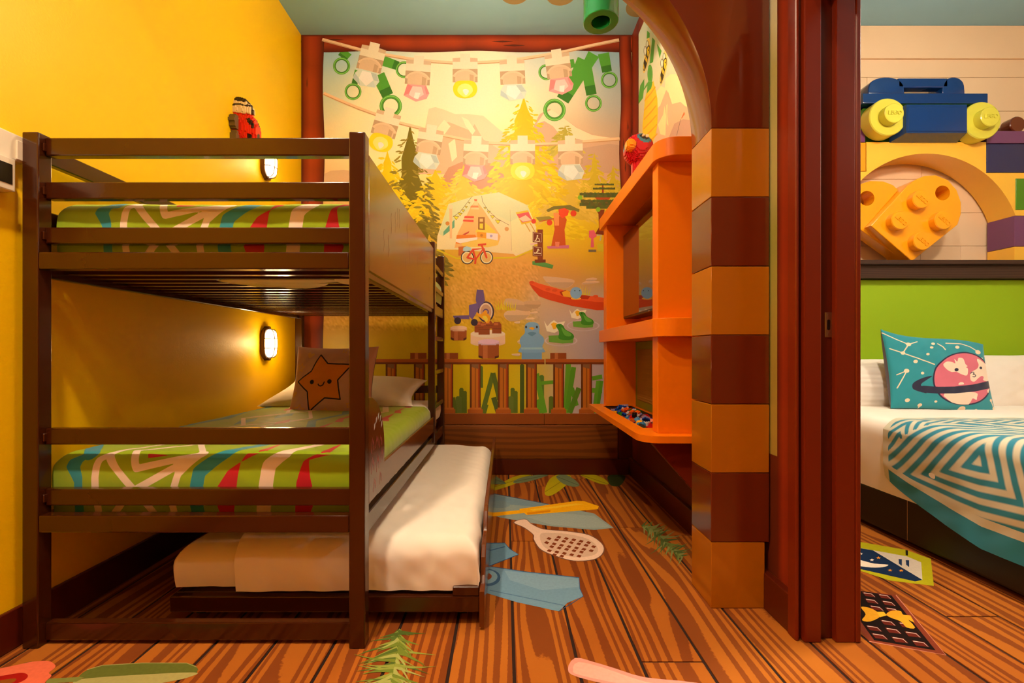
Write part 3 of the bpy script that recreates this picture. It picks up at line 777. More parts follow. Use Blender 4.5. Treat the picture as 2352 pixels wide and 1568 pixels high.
# reddish timber frame printed round the mural
def timber(name, x0, x1, y0, y1, vert=True, plane=back_plane, l=35):
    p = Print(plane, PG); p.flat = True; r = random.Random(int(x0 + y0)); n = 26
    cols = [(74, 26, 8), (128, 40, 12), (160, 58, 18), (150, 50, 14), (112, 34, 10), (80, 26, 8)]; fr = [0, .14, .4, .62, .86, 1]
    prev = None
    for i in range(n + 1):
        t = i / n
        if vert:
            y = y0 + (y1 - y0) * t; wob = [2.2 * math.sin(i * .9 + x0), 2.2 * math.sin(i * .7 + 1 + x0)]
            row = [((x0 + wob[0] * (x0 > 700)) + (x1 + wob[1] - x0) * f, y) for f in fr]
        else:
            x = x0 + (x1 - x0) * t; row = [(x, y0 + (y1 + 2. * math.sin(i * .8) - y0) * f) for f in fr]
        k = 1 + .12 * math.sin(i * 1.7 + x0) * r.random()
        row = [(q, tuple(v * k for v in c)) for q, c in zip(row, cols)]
        if prev:
            for j in range(len(fr) - 1):
                p.poly([prev[j][0], prev[j + 1][0], row[j + 1][0], row[j][0]], [prev[j][1], prev[j + 1][1], row[j + 1][1], row[j][1]], l)
        prev = row
    p.flat = False
    for i in range(7):
        if vert:
            x = x0 + (x1 - x0) * r.uniform(.2, .8); y = y0 + (y1 - y0) * r.random(); p.poly([(x - 1.6, y), (x, y - 18), (x + 1.6, y), (x, y + 10)], (96, 34, 10), l + 1)
        else:
            x = x0 + (x1 - x0) * r.random(); y = y0 + (y1 - y0) * r.uniform(.3, .9); p.poly([(x - 26, y), (x, y - 2), (x + 26, y), (x, y + 2)], (84, 30, 10), l + 1)
    return p.build(name, mural if plane is back_plane else right_print)


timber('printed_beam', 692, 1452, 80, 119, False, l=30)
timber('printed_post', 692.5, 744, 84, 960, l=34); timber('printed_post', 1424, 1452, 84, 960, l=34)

# green hooks hanging from the frame
p = BP()
def a(pts): return A_(pts)
G1, G2, G3 = (84, 150, 46), (58, 112, 34), (132, 190, 84)
HK = [((308, 270), 58, 40, [(312, 215), (345, 170)], 66), ((385, 443), 57, 40, [(395, 390), (420, 300)], 40), ((730, 295), 57, 40, [(690, 270), (590, 235)], 60),
      ((640, 540), 76, 50, [(620, 470), (555, 330)], 78), ((1690, 312), 54, 38, [(1720, 285), (1880, 250)], 50), ((1745, 567), 76, 50, [(1800, 500), (1900, 340), (1950, 230)], 90),
      ((2008, 522), 57, 41, [(1995, 465), (1960, 280), (2010, 190)], 70), ((2115, 365), 57, 41, [(2100, 310), (2075, 185)], 66)]
for (x, y), R, r_in, bar, bw in HK:
    p.line(a(bar), bw / 2.94, G1, 5, bw * 1.15 / 2.94)
    p.line(a([bar[0], ((bar[0][0] * 2 + bar[1][0]) / 3, (bar[0][1] * 2 + bar[1][1]) / 3)]), bw / 2.94, G2, 6)
    X, Y = a([(x, y)])[0]
    p.ring(X, Y, R / 2.94, r_in / 2.94, G1, 7); p.ring(X, Y, R * .93 / 2.94, (R * .85) / 2.94, G3, 8); p.ring(X, Y, (r_in + 5) / 2.94, r_in / 2.94, G2, 8)
p.build('printed_hooks', mural)


# strings of lights
def cable(pts):
    p = BP(); q = A_(pts)
    p.line(q, 7.6, (232, 188, 138), 36); p.line([(x, y + 2.6) for x, y in q], 2.2, (196, 146, 96), 37)
    p.build('printed_cable', mural)


cable([(178, 92), (300, 125), (430, 160), (600, 195), (760, 222), (910, 240), (1060, 250), (1230, 248), (1380, 240), (1530, 222), (1670, 200), (1830, 170), (2000, 132), (2180, 95)])
cable([(186, 455), (300, 505), (420, 555), (540, 598), (700, 655), (840, 690), (1000, 740), (1150, 770), (1300, 790), (1450, 798), (1620, 800), (1770, 795), (1940, 782), (2185, 762)])


def bulb(x, y, rot, kind):
    p = BP(); r = math.radians(rot); cr, sr = math.cos(r), math.sin(r)
    def q(pts, c, l): p.poly(A_([(x + cr * u - sr * v, y + sr * u + cr * v) for u, v in pts]), c, l)
    T1, T2, T3 = (240, 208, 168), (208, 172, 130), (186, 148, 106)
    q([(-34, -98), (34, -98), (34, -38), (-34, -38)], T1, 40); q([(-84, -66), (-34, -70), (-34, -30), (-84, -26)], T2, 39); q([(34, -70), (84, -66), (84, -26), (34, -30)], T2, 39)
    q([(-84, -42), (84, -42), (84, 6), (-84, 6)], T1, 41)
    q([(-84, 6), (84, 6), (84, 96), (62, 96), (60, 50), (0, 22), (-60, 50), (-62, 96), (-84, 96)], T3, 40)
    q(curve([(-74, 40), (-40, 14), (0, 6), (40, 14), (74, 40), (72, 60), (-72, 60)], 3), (222, 184, 140), 41)
    q(curve([(-64, 48), (-40, 28), (0, 20), (40, 28), (64, 48), (62, 100), (0, 112), (-62, 100)], 3), (214, 176, 132), 42)
    q([(30, 40), (58, 50), (56, 100), (30, 106)], (192, 152, 108), 43)
    if kind == 'y':
        q(curve([(-60, 92), (0, 84), (60, 92), (82, 140), (60, 188), (0, 204), (-60, 188), (-82, 140)], 4), (250, 204, 30), 44)
        q(curve([(-40, 120), (0, 104), (40, 120), (50, 160), (0, 196), (-50, 160)], 4), (255, 226, 110), 45); q(curve([(-16, 150), (6, 140), (26, 156), (4, 184)], 3), (255, 244, 200), 46)
    elif kind == 'p':
        q([(-66, 98), (60, 98), (86, 150), (70, 188), (0, 212), (-86, 176)], (244, 152, 140), 44)
        q([(-40, 110), (30, 110), (50, 160), (0, 196), (-50, 170)], (250, 190, 170), 45); q([(-10, 150), (26, 150), (14, 196), (-16, 186)], (255, 228, 200), 46)
        q([(-66, 98), (-30, 110), (-50, 160), (-86, 176)], (226, 126, 116), 46); q([(50, 110), (60, 98), (86, 150), (66, 160)], (230, 132, 122), 46)
    else:
        q([(-60, 96), (60, 96), (90, 150), (70, 196), (-30, 206), (-90, 168), (-84, 130)], (206, 206, 178), 44)
        q([(-40, 104), (20, 104), (50, 150), (10, 200), (-50, 160)], (232, 228, 200), 45); q([(20, 104), (58, 104), (86, 150), (50, 150)], (180, 186, 166), 45)
        q([(-84, 132), (-50, 160), (-30, 204), (-88, 168)], (176, 184, 168), 46); q([(10, 200), (50, 150), (72, 194)], (196, 200, 180), 46); q([(-10, 120), (14, 126), (4, 160)], (250, 246, 226), 47)
    p.build('printed_string_light', mural)


for s_ in ((512, 210, 14, 'c'), (825, 300, 4, 'p'), (1142, 285, 0, 'y'), (1460, 298, -3, 'c'), (1768, 255, -8, 'p'),
           (612, 650, 16, 'y'), (905, 765, 9, 'c'), (1215, 840, 3, 'p'), (1530, 838, 0, 'y'), (1852, 838, -2, 'c')): bulb(*s_)

# timber boards below the fence
M['logband'] = grain_mat('printed_log_grain', (140, 78, 20), (120, 64, 16), 'xz', 20, 3.2, .5, sx=5, sy=.9, soft=.15)
M['rail_b'] = mat('brown_painted_board', (150, 78, 18), .5, var=.06)
zb = lambda py: H + (CY - py) * BACK / F
for (xa, xb) in ((LEFT + .002, (1250 - CX) * BACK / F - .001), ((1250 - CX) * BACK / F + .001, RIGHT - .002)):
    mk('board', box(xa, xb, BACK - .012, BACK, zb(974), zb(949), .002), M['rail_b'], wall_back)
mk('log', box(LEFT + .002, .84, BACK - .02, BACK, zb(1053), zb(975.5), .012, 3), M['logband'], wall_back, smooth=40)
mk('board', box(.842, RIGHT - .002, BACK - .006, BACK, .117, zb(975.5), .002), M['base'], wall_back)

# print on the right wall
rp = Print(right_plane, PG); rp.flat = True
RS = [(1470, 60, 196, 198, 164), (1500, 40, 200, 196, 160), (1540, 40, 205, 198, 160), (1470, 300, 200, 188, 140), (1500, 160, 206, 198, 156), (1540, 200, 214, 196, 146), (1560, 260, 226, 186, 124), (1540, 300, 206, 164, 118), (1580, 320, 190, 146, 108), (1620, 300, 196, 150, 110), (1700, 300, 170, 160, 90), (1700, 600, 150, 140, 60), (1500, 500, 200, 170, 60), (1640, 700, 160, 130, 50)]
xs = [CX + RIGHT * F / y for y in np.linspace(BACK, 1.472, 60)]
xsn, ysn, cgrid = bg_grid(RS, 1452, 1845, 0, 900, 60, 40, 60)
for i in range(59):
    for j in range(24):
        za, zb_ = CEIL - (CEIL - .55) * j / 24, CEIL - (CEIL - .55) * (j + 1) / 24
        Ya, Yb = RIGHT * F / (xs[i] - CX), RIGHT * F / (xs[i + 1] - CX)
        def colr(x, z, Y):
            py = CY - (z - H) * F / Y
            return tuple(cgrid[int(np.clip(py / 900 * 39, 0, 39)), int(np.clip((x - 1452) / (1845 - 1452) * 59, 0, 59))])
        f = lambda x, z, Y: (x, CY - (z - H) * F / Y)
        rp.poly([f(xs[i], za, Ya), f(xs[i + 1], za, Yb), f(xs[i + 1], zb_, Yb), f(xs[i], zb_, Ya)], [colr(xs[i], za, Ya), colr(xs[i + 1], za, Yb), colr(xs[i + 1], zb_, Yb), colr(xs[i], zb_, Ya)], 0)
right_print = rp.build('mural', wall_right)
right_print['label'] = 'printed mural with bees, a yellow hive and mountains'
Z4 = zoomed(1460, 60, 5.807)
p = Print(right_plane, PG)
z = lambda pts, c, l: p.poly(Z4(pts), c, l)
z([(280, 870), (340, 800), (390, 820), (400, 700), (470, 640), (560, 640), (640, 760), (760, 900), (760, 1100), (650, 1060), (560, 1020), (480, 1040), (440, 880), (400, 900), (330, 1060), (290, 1100)], (246, 208, 140), 1)
z([(290, 1100), (330, 1060), (410, 850), (440, 890), (490, 1040), (600, 1010), (700, 1100), (760, 1300), (760, 1560), (260, 1560)], (206, 164, 118), 2)
z([(300, 1310), (370, 1180), (390, 1060), (410, 1200), (400, 1460), (330, 1440)], (244, 200, 132), 3); z([(410, 1060), (430, 1030), (425, 1180), (440, 1330), (415, 1300)], (240, 192, 124), 3)
z([(450, 1470), (520, 1300), (640, 1240), (760, 1260), (760, 1560), (440, 1560)], (182, 138, 108), 4)
z([(610, 1230), (650, 1140), (660, 1170), (620, 1230)], (226, 96, 40), 5); p.line(Z4([(605, 1240), (550, 1460)]), .8, (70, 50, 40), 5)
p.build('printed_mountains', right_print)
p = Print(right_plane, PG)
z([(240, 725), (255, 800), (272, 860), (292, 960), (300, 1150), (290, 1330), (262, 1480), (220, 1560), (90, 1560), (95, 1320), (112, 1150), (130, 950), (150, 880)], (250, 186, 10), 6)
for k in range(6):
    y = 800 + k * 125; z([(118 - k * 4, y + 190), (200, y + 90), (262 + k * 6, y), (270 + k * 5, y + 18), (206, y + 110), (120 - k * 4, y + 206)], (236, 150, 10), 7)
p.build('printed_hive', right_print)
p = Print(right_plane, PG)
z([(155, 60), (190, 90), (190, 150), (150, 170)], G1, 6); z([(225, 150), (262, 190), (235, 480), (190, 500)], G1, 6); z([(285, 230), (350, 330), (322, 430)], G1, 6)
p.circle(*Z4([(195, 640)])[0], 6, G1, 7, ry=22); p.circle(*Z4([(195, 640)])[0], 4.4, G3, 8, ry=18); p.circle(*Z4([(195, 640)])[0], 4, G1, 9, ry=17)
z([(165, 740), (230, 740), (210, 830), (150, 900)], G1, 7); z([(110, 840), (160, 750), (170, 780), (110, 860)], G1, 7); z([(65, 790), (118, 700), (118, 800), (100, 960), (40, 1040), (40, 940)], G1, 7)
p.build('printed_stems', right_print)
for (dx, dy, s_) in ((0, 0, 1), (225, 165, 1.0)):
    p = Print(right_plane, PG)
    q = lambda pts, c, l: p.poly(Z4([(x + dx, y + dy) for x, y in pts]), c, l)
    q(curve([(150, 190), (185, 160), (200, 230), (195, 400), (130, 610), (100, 600), (115, 430)], 3), (244, 190, 96), 10)
    for (x, y, rx, ry_) in ((130, 330, 20, 62), (158, 250, 18, 60)):
        X, Y = Z4([(x + dx, y + dy)])[0]; p.circle(X, Y, rx / 5.807, (50, 34, 20), 11, ry=ry_ / 5.807); p.circle(X, Y, (rx - 6) / 5.807, (232, 222, 180), 12, ry=(ry_ - 8) / 5.807)
    q(curve([(160, 270), (190, 260), (192, 340), (170, 420), (150, 520), (120, 600), (104, 570), (112, 470), (140, 400), (150, 330)], 3), (52, 34, 16), 13)
    q(curve([(165, 285), (184, 275), (186, 340), (170, 405), (158, 380), (156, 320)], 3), (250, 190, 20), 14); q([(140, 400), (160, 440), (150, 490), (132, 450)], (246, 180, 16), 14); q([(112, 490), (122, 560), (118, 590), (106, 560)], (246, 180, 16), 14)
    p.circle(*Z4([(174 + dx, 320 + dy)])[0], 1.1, (40, 26, 14), 15, ry=2.2)
    p.build('printed_bee', right_print)
p = Print(right_plane, PG)                    # timber post printed at the corner and beside the door
for (Ya, Yb) in ((3.40, 3.232), (1.585, 1.473)):
    cs = [(92, 28, 8), (140, 44, 12), (118, 36, 10), (84, 26, 8)]; ys_ = [Ya + (Yb - Ya) * t for t in (0, .3, .7, 1)]
    for i in range(3):
        f = lambda Y, zz: (CX + RIGHT * F / Y, CY - (zz - H) * F / Y)
        p.poly([f(ys_[i], CEIL), f(ys_[i + 1], CEIL), f(ys_[i + 1], .127), f(ys_[i], .127)], [cs[i], cs[i + 1], cs[i + 1], cs[i]], 16)
f = lambda Y, zz: (CX + RIGHT * F / Y, CY - (zz - H) * F / Y)
p.poly([f(3.232, .55), f(1.585, .55), f(1.585, .127), f(3.232, .127)], (92, 34, 12), 8)  # log band on the lower wall, its shadow put into the dark brown
p.poly([f(3.232, 3.28), f(1.585, 3.28), f(1.585, 3.17), f(3.232, 3.17)], (120, 36, 10), 15)
p.build('printed_post', right_print)

# ------------------------------------------------------------------ cloth helpers
def noise2(x, y, seed, octs=4, base=1.):
    """smooth sum of sines: cheap wrinkles"""
    r = np.random.default_rng(seed); o = np.zeros_like(x)
    for k in range(octs * 3):
        f = base * 1.6 ** (k / 2); t = r.uniform(0, 2 * math.pi); ph = r.uniform(0, 6.3)
        o += np.sin((x * math.cos(t) + y * math.sin(t)) * f + ph) / (1 + k * .6)
    return o / 3


def sdf_poly(px, py, poly):
    P = np.array(poly, float); d = np.full(px.shape, 1e9); s = np.ones(px.shape)
    n = len(P)
    for i in range(n):
        a, b_ = P[i], P[i - 1]
        ex, ey = b_ - a; wx, wy = px - a[0], py - a[1]
        t = np.clip((wx * ex + wy * ey) / (ex * ex + ey * ey + 1e-12), 0, 1)
        d = np.minimum(d, (wx - ex * t) ** 2 + (wy - ey * t) ** 2)
        c1 = py >= a[1]; c2 = py < b_[1]; c3 = ex * wy > ey * wx
        s = np.where((c1 & c2 & c3) | (~c1 & ~c2 & ~c3), -s, s)
    return s * np.sqrt(d)


def sdf_line(px, py, pts, w_):
    d = np.full(px.shape, 1e9)
    for a, b_ in zip(pts[:-1], pts[1:]):
        ex, ey = b_[0] - a[0], b_[1] - a[1]; wx, wy = px - a[0], py - a[1]
        t = np.clip((wx * ex + wy * ey) / (ex * ex + ey * ey + 1e-12), 0, 1)
        d = np.minimum(d, np.hypot(wx - ex * t, wy - ey * t))
    return d - w_ / 2


def sdf_disc(px, py, x, y, r, ry=None):
    ry = ry or r
    return (np.hypot((px - x) / r, (py - y) / ry) - 1) * min(r, ry)


def fold(s, L, r):
    s = np.asarray(s, float); pos = s.copy(); down = np.zeros_like(s)
    for side in (0, 1):
        q = s if side == 0 else L - s
        a = np.clip((r - q) / r, 0, math.pi / 2)
        pp = np.where(q >= r, q, r - r * np.sin(a)); dd = np.where(q >= r, 0, r - r * np.cos(a))
        ex = np.maximum(0, (r - math.pi * r / 2) - q); dd = dd + ex
        m = q < r
        pos = np.where(m, pp if side == 0 else L - pp, pos); down = np.where(m, dd, down)
    return pos, down


def cover(name, x0, x1, y0, y1, ztop, drops, r, nx, ny, m, parent=None, seed=1, amp=.006, layers=None, sag=0., shift=None, zmin=None, freq=9.):
    """cloth lying over a box: drops = left, right, front, back; returns the object"""
    dl, dr, df, db = drops; ext = r - math.pi * r / 2
    e = -(math.pi / 2 - 1) * r
    u = np.linspace(ext - max(0, dl - r) if dl else 0, (x1 - x0) - (ext - max(0, dr - r) if dr else 0), nx)
    v = np.linspace(ext - max(0, df - r) if df else 0, (y1 - y0) - (ext - max(0, db - r) if db else 0), ny)
    U, Vv = np.meshgrid(u, v)
    pu, du = fold(u, x1 - x0, r if (dl or dr) else 1e-6); pv, dv = fold(v, y1 - y0, r if (df or db) else 1e-6)
    if not dl: pu = np.where(u < (x1 - x0) / 2, u, pu); du = np.where(u < (x1 - x0) / 2, 0, du)
    if not dr: pu = np.where(u > (x1 - x0) / 2, u, pu); du = np.where(u > (x1 - x0) / 2, 0, du)
    if not df: pv = np.where(v < (y1 - y0) / 2, v, pv); dv = np.where(v < (y1 - y0) / 2, 0, dv)
    if not db: pv = np.where(v > (y1 - y0) / 2, v, pv); dv = np.where(v > (y1 - y0) / 2, 0, dv)
    PU, PV = np.meshgrid(pu, pv); DU, DV = np.meshgrid(du, dv)
    D = (DU ** 4 + DV ** 4) ** .25
    D = np.minimum(D, np.maximum(max(dl, dr) * (DU >= DV), max(df, db) * (DV > DU)) + 1e-6 + .0)
    wr = amp * (noise2(U, Vv, seed, 4, freq) + .22 * noise2(U * 1.0, Vv * .6, seed + 7, 4, freq * 3.5) * np.clip(noise2(U, Vv, seed + 3, 2, 4.) + .3, 0, 1))
    X = x0 + PU; Y = y0 + PV; Z = ztop - D + sag * 0
    side = np.clip(D / max(r, 1e-3), 0, 1)
    top = 1 - side
    Z = Z + wr * top
    ox = np.where(DU >= DV, np.where(U < (x1 - x0) / 2, -1, 1), 0) * side; oy = np.where(DV > DU, np.where(Vv < (y1 - y0) / 2, -1, 1), 0) * side
    X = X + ox * wr * 1.2; Y = Y + oy * wr * 1.2
    bulge = np.sin(np.clip(D / max(max(drops), 1e-3), 0, 1) * math.pi) * .008
    X += ox * bulge; Y += oy * bulge
    verts = np.stack([X, Y, Z], -1).reshape(-1, 3)
    Fc = [[j * nx + i, j * nx + i + 1, (j + 1) * nx + i + 1, (j + 1) * nx + i] for j in range(ny - 1) for i in range(nx - 1)]
    attrs = layers(U, Vv, x0, y0) if layers else None
    if attrs: attrs = {k: q.reshape(-1) for k, q in attrs.items()}
    return mk(name, (verts, Fc), m, parent, smooth=180, attrs=attrs)


def pillow(name, c, w_, h_, t_, R, m, n=56, seed=3, parent=None, pat=None, pinch=.07, amp=.01, lift=0., tip=0., asym=1.):
    """a cushion: front grid carries the print"""
    u = np.linspace(-1, 1, n); U, V = np.meshgrid(u, u)
    fx = 1 - pinch * (1 - V ** 2) * np.abs(U) ** 1.5; fy = 1 - pinch * (1 - U ** 2) * np.abs(V) ** 1.5
    x = w_ / 2 * U * fx; y = h_ / 2 * V * fy
    th = t_ / 2 * (np.clip((1 - U ** 2) * (1 - V ** 2), 0, 1)) ** .42
    wr = amp * noise2(U * 1.0, V * 1.0, seed, 4, 3.) * (np.clip((1 - U ** 4) * (1 - V ** 4), 0, 1)) ** .5
    y = y + tip * (U ** 3) * (V > 0) * V
    f = np.stack([x, y, th * asym + wr + lift * V], -1).reshape(-1, 3); bk = np.stack([x, y, -th * (2 - asym) - wr * .5 + lift * V], -1).reshape(-1, 3)
    F1 = [[j * n + i, j * n + i + 1, (j + 1) * n + i + 1, (j + 1) * n + i] for j in range(n - 1) for i in range(n - 1)]
    N = n * n; F2 = [[q + N for q in fc[::-1]] for fc in F1]
    vs = [tuple(Vector(c) + R @ Vector(p)) for p in np.vstack([f, bk])]
    attrs = None
    if pat:
        A = pat(U, V); attrs = {k: np.concatenate([q.reshape(-1), np.full(N, 99.)]) for k, q in A.items()}
        attrs['back'] = np.concatenate([np.full(N, 99.), np.full(N, -99.)])
    o = mk(name, (vs, F1 + F2), m, parent, smooth=180, attrs=attrs)
    return o


# ------------------------------------------------------------------ bunk bed
Y0, Y1 = 1.40, 3.22            # front faces of the end frames
XL, XR = -1.487, -.431
PW, PD = .05, .044
bed = empty('bunk_bed', ((XL + XR) / 2, (Y0 + Y1) / 2, 0), 'dark brown metal bunk bed with ladder and slatted upper bunk against the yellow wall', 'bunk bed')
mb = M['bed']
for (x, y) in ((XL, Y0), (XR - PW, Y0), (XL, Y1), (XR - PW, Y1)):
    mk('post', box(x, x + PW, y, y + PD, 0, 1.592, .004, 2), mb, bed, smooth=20)
RX0, RX1 = XL + PW, XR - PW
for (z0, z1) in ((1.527, 1.584), (1.392, 1.4455), (1.252, 1.304), (.6237, .6755), (.433, .486), (.012, .068)):
    mk('end_rail', box(RX0, RX1, Y0 + .022, Y0 + .05, z0, z1, .004, 2), mb, bed, smooth=20)
    if z0 > .1: mk('end_rail', box(RX0, RX1, Y1 + .002, Y1 + .03, z0, z1, .004, 2), mb, bed, smooth=20)
for (z0, z1) in ((1.169, 1.222), (.357, .410)):
    mk('end_beam', box(RX0, RX1, Y0 + .001, Y0 + .04, z0, z1, .004, 2), mb, bed, smooth=20)
    mk('end_beam', box(RX0, RX1, Y1 + .002, Y1 + .04, z0, z1, .004, 2), mb, bed, smooth=20)
    for x in (XL + .006, XR - .032):
        mk('side_rail', box(x, x + .026, Y0 + PD, Y1, z0 - .02, z1 - .01, .003), mb, bed)
for z0 in (1.305, 1.512):
    mk('guard_rail', box(XL + .008, XL + .034, Y0 + PD, Y1, z0, z0 + .055, .003), mb, bed)
# little weld plates where the end rails meet the post
for z0 in (1.53, 1.395, 1.255, .627, .437):
    mk('plate', box(RX0, RX0 + .006, Y0 + .012, Y0 + .024, z0 + .008, z0 + .034, .002), mb, bed)
# slats under both mattresses
for k in range(21):
    y = Y0 + .10 + k * (Y1 - Y0 - .12) / 20
    mk('slat', box(XL + .03, XR - .03, y, y + .028, 1.168, 1.186, .002), mb, bed)
for k in range(13):
    y = Y0 + .12 + k * (Y1 - Y0 - .16) / 12
    mk('slat', box(XL + .03, XR - .03, y, y + .05, .366, .384, .002), mb, bed)
# guard panel of the upper bunk, hump-shaped panel of the lower one
YL = 2.765                      # ladder
gp_ = mk('guard_panel', box(XR - .016, XR - .001, Y0 + PD, YL, 1.170, 1.542, .004), M['panel'], bed)
hump = [(Y0 + PD, .43), (YL, .43), (YL, .522), (1.632, .524)] + [(Y0 + PD + .19 * math.cos(t), .56 + .21 * math.sin(t) ** .9) for t in np.linspace(.06, math.pi / 2, 14)]
hp = mk('side_panel', prism(hump, 'x', XR - .016, XR - .001, .003), M['panel'], bed)
def side_plane(Y, Z, l): return (XR - .0008 + l * .0001, Y, Z)
p = Print(side_plane)
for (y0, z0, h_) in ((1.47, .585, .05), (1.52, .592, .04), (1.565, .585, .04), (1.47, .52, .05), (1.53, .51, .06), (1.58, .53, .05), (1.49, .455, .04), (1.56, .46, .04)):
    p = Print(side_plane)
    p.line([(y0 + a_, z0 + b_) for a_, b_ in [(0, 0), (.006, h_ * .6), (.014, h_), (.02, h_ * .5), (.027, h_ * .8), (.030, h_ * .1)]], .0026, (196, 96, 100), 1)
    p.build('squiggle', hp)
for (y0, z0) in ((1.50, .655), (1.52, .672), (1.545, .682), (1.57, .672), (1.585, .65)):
    Print(side_plane).poly([(y0, z0), (y0 + .012, z0 + .008), (y0 + .016, z0 + .026), (y0 + .002, z0 + .02)], (190, 210, 220), 1).build('pale_fleck', hp)  # small pale blue flecks on the lower side panel
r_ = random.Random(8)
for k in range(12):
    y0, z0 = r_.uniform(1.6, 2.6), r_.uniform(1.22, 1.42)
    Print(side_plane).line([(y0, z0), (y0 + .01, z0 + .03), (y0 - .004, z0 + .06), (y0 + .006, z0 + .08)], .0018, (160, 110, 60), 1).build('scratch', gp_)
# ladder
mk('ladder_upright', box(XR - .038, XR + .004, YL, YL + .042, .36, 1.584, .004, 2), mb, bed, smooth=20)
for z0 in (.555, .77, .985, 1.30, 1.44):
    mk('rung', box(XR - .034, XR - .004, YL + .042, Y1, z0, z0 + .03, .004), mb, bed)
p = None

# ------------------------------------------------------------------ green patterned covers
q4 = zoomed(0, 960, 2.579)
GP = {'teal': [], 'white': [], 'crim': []}
T, Wt, Cr = GP['teal'], GP['white'], GP['crim']
T.append(('p', q4([(495, 160), (425, 200), (420, 240), (450, 290), (470, 330), (460, 600), (515, 600), (520, 300), (500, 240), (510, 195), (565, 160)])))
Wt.append(('l', q4([(640, 165), (600, 200), (592, 300), (604, 600)]), 16))
Wt += [('l', q4([(640, 170), (820, 375), (960, 560), (1000, 600)]), 16), ('l', q4([(1200, 160), (820, 375), (760, 430), (660, 560)]), 16), ('l', q4([(770, 120), (830, 250), (1190, 165)]), 16), ('l', q4([(1185, 170), (1075, 280), (1032, 420), (1060, 600)]), 16)]
T.append(('l', q4([(1330, 160), (1200, 270), (1176, 415), (1200, 600)]), 30))
Cr.append(('p', q4([(1455, 160), (1525, 160), (1440, 215), (1415, 415), (1385, 600), (1340, 600), (1290, 415), (1283, 395), (1370, 260), (1440, 210)])))
Wt.append(('l', q4([(1680, 160), (1610, 230), (1585, 415), (1560, 600)]), 31))
Cr.append(('p', q4([(1865, 160), (1955, 160), (1835, 200), (1850, 300), (1880, 430), (1810, 600), (1750, 600), (1765, 415), (1770, 330), (1805, 205)])))
Cr.append(('p', q4([(860, 158), (1015, 166), (880, 190)])))
# the print goes on over the top of the bed
T.append(('l', [(206, 1024), (150, 950), (195, 840), (150, 690), (195, 500), (150, 300), (190, 60), (160, -200)], 30))
for pts in ([(250, 1025), (320, 900), (255, 780), (335, 640), (255, 500), (335, 350), (260, 150), (300, -180)], [(464, 1025), (395, 930), (470, 800), (400, 640), (480, 480), (400, 300), (470, 100), (410, -180)],
            [(300, 1010), (400, 925)], [(320, 900), (398, 800)], [(255, 780), (395, 650)], [(335, 640), (480, 490)], [(255, 500), (400, 310)], [(335, 350), (470, 110)]):
    Wt.append(('l', pts, 13))
for (x, y, w_, h_, kk) in ((355, 830, 22, 60, 'c'), (300, 560, 24, 75, 't'), (420, 560, 20, 60, 'c'), (360, 420, 26, 80, 't'), (300, 250, 20, 60, 'c'), (420, 210, 24, 80, 't'), (350, 60, 22, 60, 'c'), (440, 730, 20, 60, 't')):
    (Cr if kk == 'c' else T).append(('p', [(x, y - h_), (x + w_, y), (x, y + h_), (x - w_, y)]))
T.append(('l', [(516, 1024), (565, 950), (510, 820), (565, 680), (510, 540), (565, 380), (510, 200), (560, -180)], 26))
def saw(x, ys_, s=26):
    L = []; R = []
    for i, y in enumerate(ys_):
        L.append((x + (12 if i % 2 else -4), y)); 
    for i in range(len(ys_) - 1, -1, -1):
        R += [(x + 14 + (s if i % 2 else 4), ys_[i]), (x + 14, ys_[i] - 6)]
    return L + R
Cr.append(('p', saw(590, [1018, 930, 860, 760, 690, 590, 510, 410, 330, 230, 150, 40, -60]))); Cr.append(('p', saw(735, [1018, 920, 840, 740, 660, 560, 480, 380, 300, 200, 120, 20, -80])))
Wt.append(('l', [(652, 1022), (705, 930), (655, 800), (705, 640), (655, 480), (700, 320), (655, 150), (700, -100)], 24))


def duvet_layers(dx):
    def f(U, V, x0, y0):
        k = F / (y0 + .01)
        px = CX + (x0 + U) * k - dx; py = 1036 - V * k
        out = {}
        for nm, arr in GP.items():
            d = np.full(px.shape, 99.)
            for s in arr:
                d = np.minimum(d, sdf_poly(px, py, s[1]) if s[0] == 'p' else sdf_line(px, py, s[1], s[2]))
            out[nm] = d
        return out
    return f


M['duvet'] = layer_mat('green_printed_duvet', (150, 182, 10), [('teal', (36, 150, 172)), ('white', (240, 222, 206)), ('crim', (196, 14, 40))], .5, .3, .1)
lo = mk('mattress', box(-1.43, -.475, 1.49, 3.17, .385, .50, .03, 3), M['white'], smooth=20)
tag(lo, 'white mattress of the lower bunk under the green cover', 'mattress')
up = mk('mattress', box(-1.43, -.475, 1.49, 3.17, 1.187, 1.33, .03, 3), M['white'], smooth=20)
tag(up, 'white mattress of the upper bunk resting on the slats', 'mattress')
o = cover('bed_cover', -1.452, -.452, 1.468, 2.72, .588, (.19, .17, .195, 0), .045, 220, 280, M['duvet'], layers=duvet_layers(0), seed=4, amp=.004)
tag(o, 'green duvet cover with white, teal and crimson print on the lower bunk', 'duvet')
o = cover('bed_cover', -1.436, -.452, 1.468, 3.18, 1.402, (.16, .16, .195, .1), .045, 220, 260, M['duvet'], layers=duvet_layers(65), seed=9, amp=.005)
tag(o, 'green duvet cover with white, teal and crimson print on the upper bunk', 'duvet')
o = cover('bed_sheet', -1.45, -.46, 2.60, 3.18, .583, (.1, .12, 0, .08), .04, 90, 60, M['white'], seed=5, amp=.006)
tag(o, 'white sheet at the head of the lower bunk under the pillows', 'sheet')
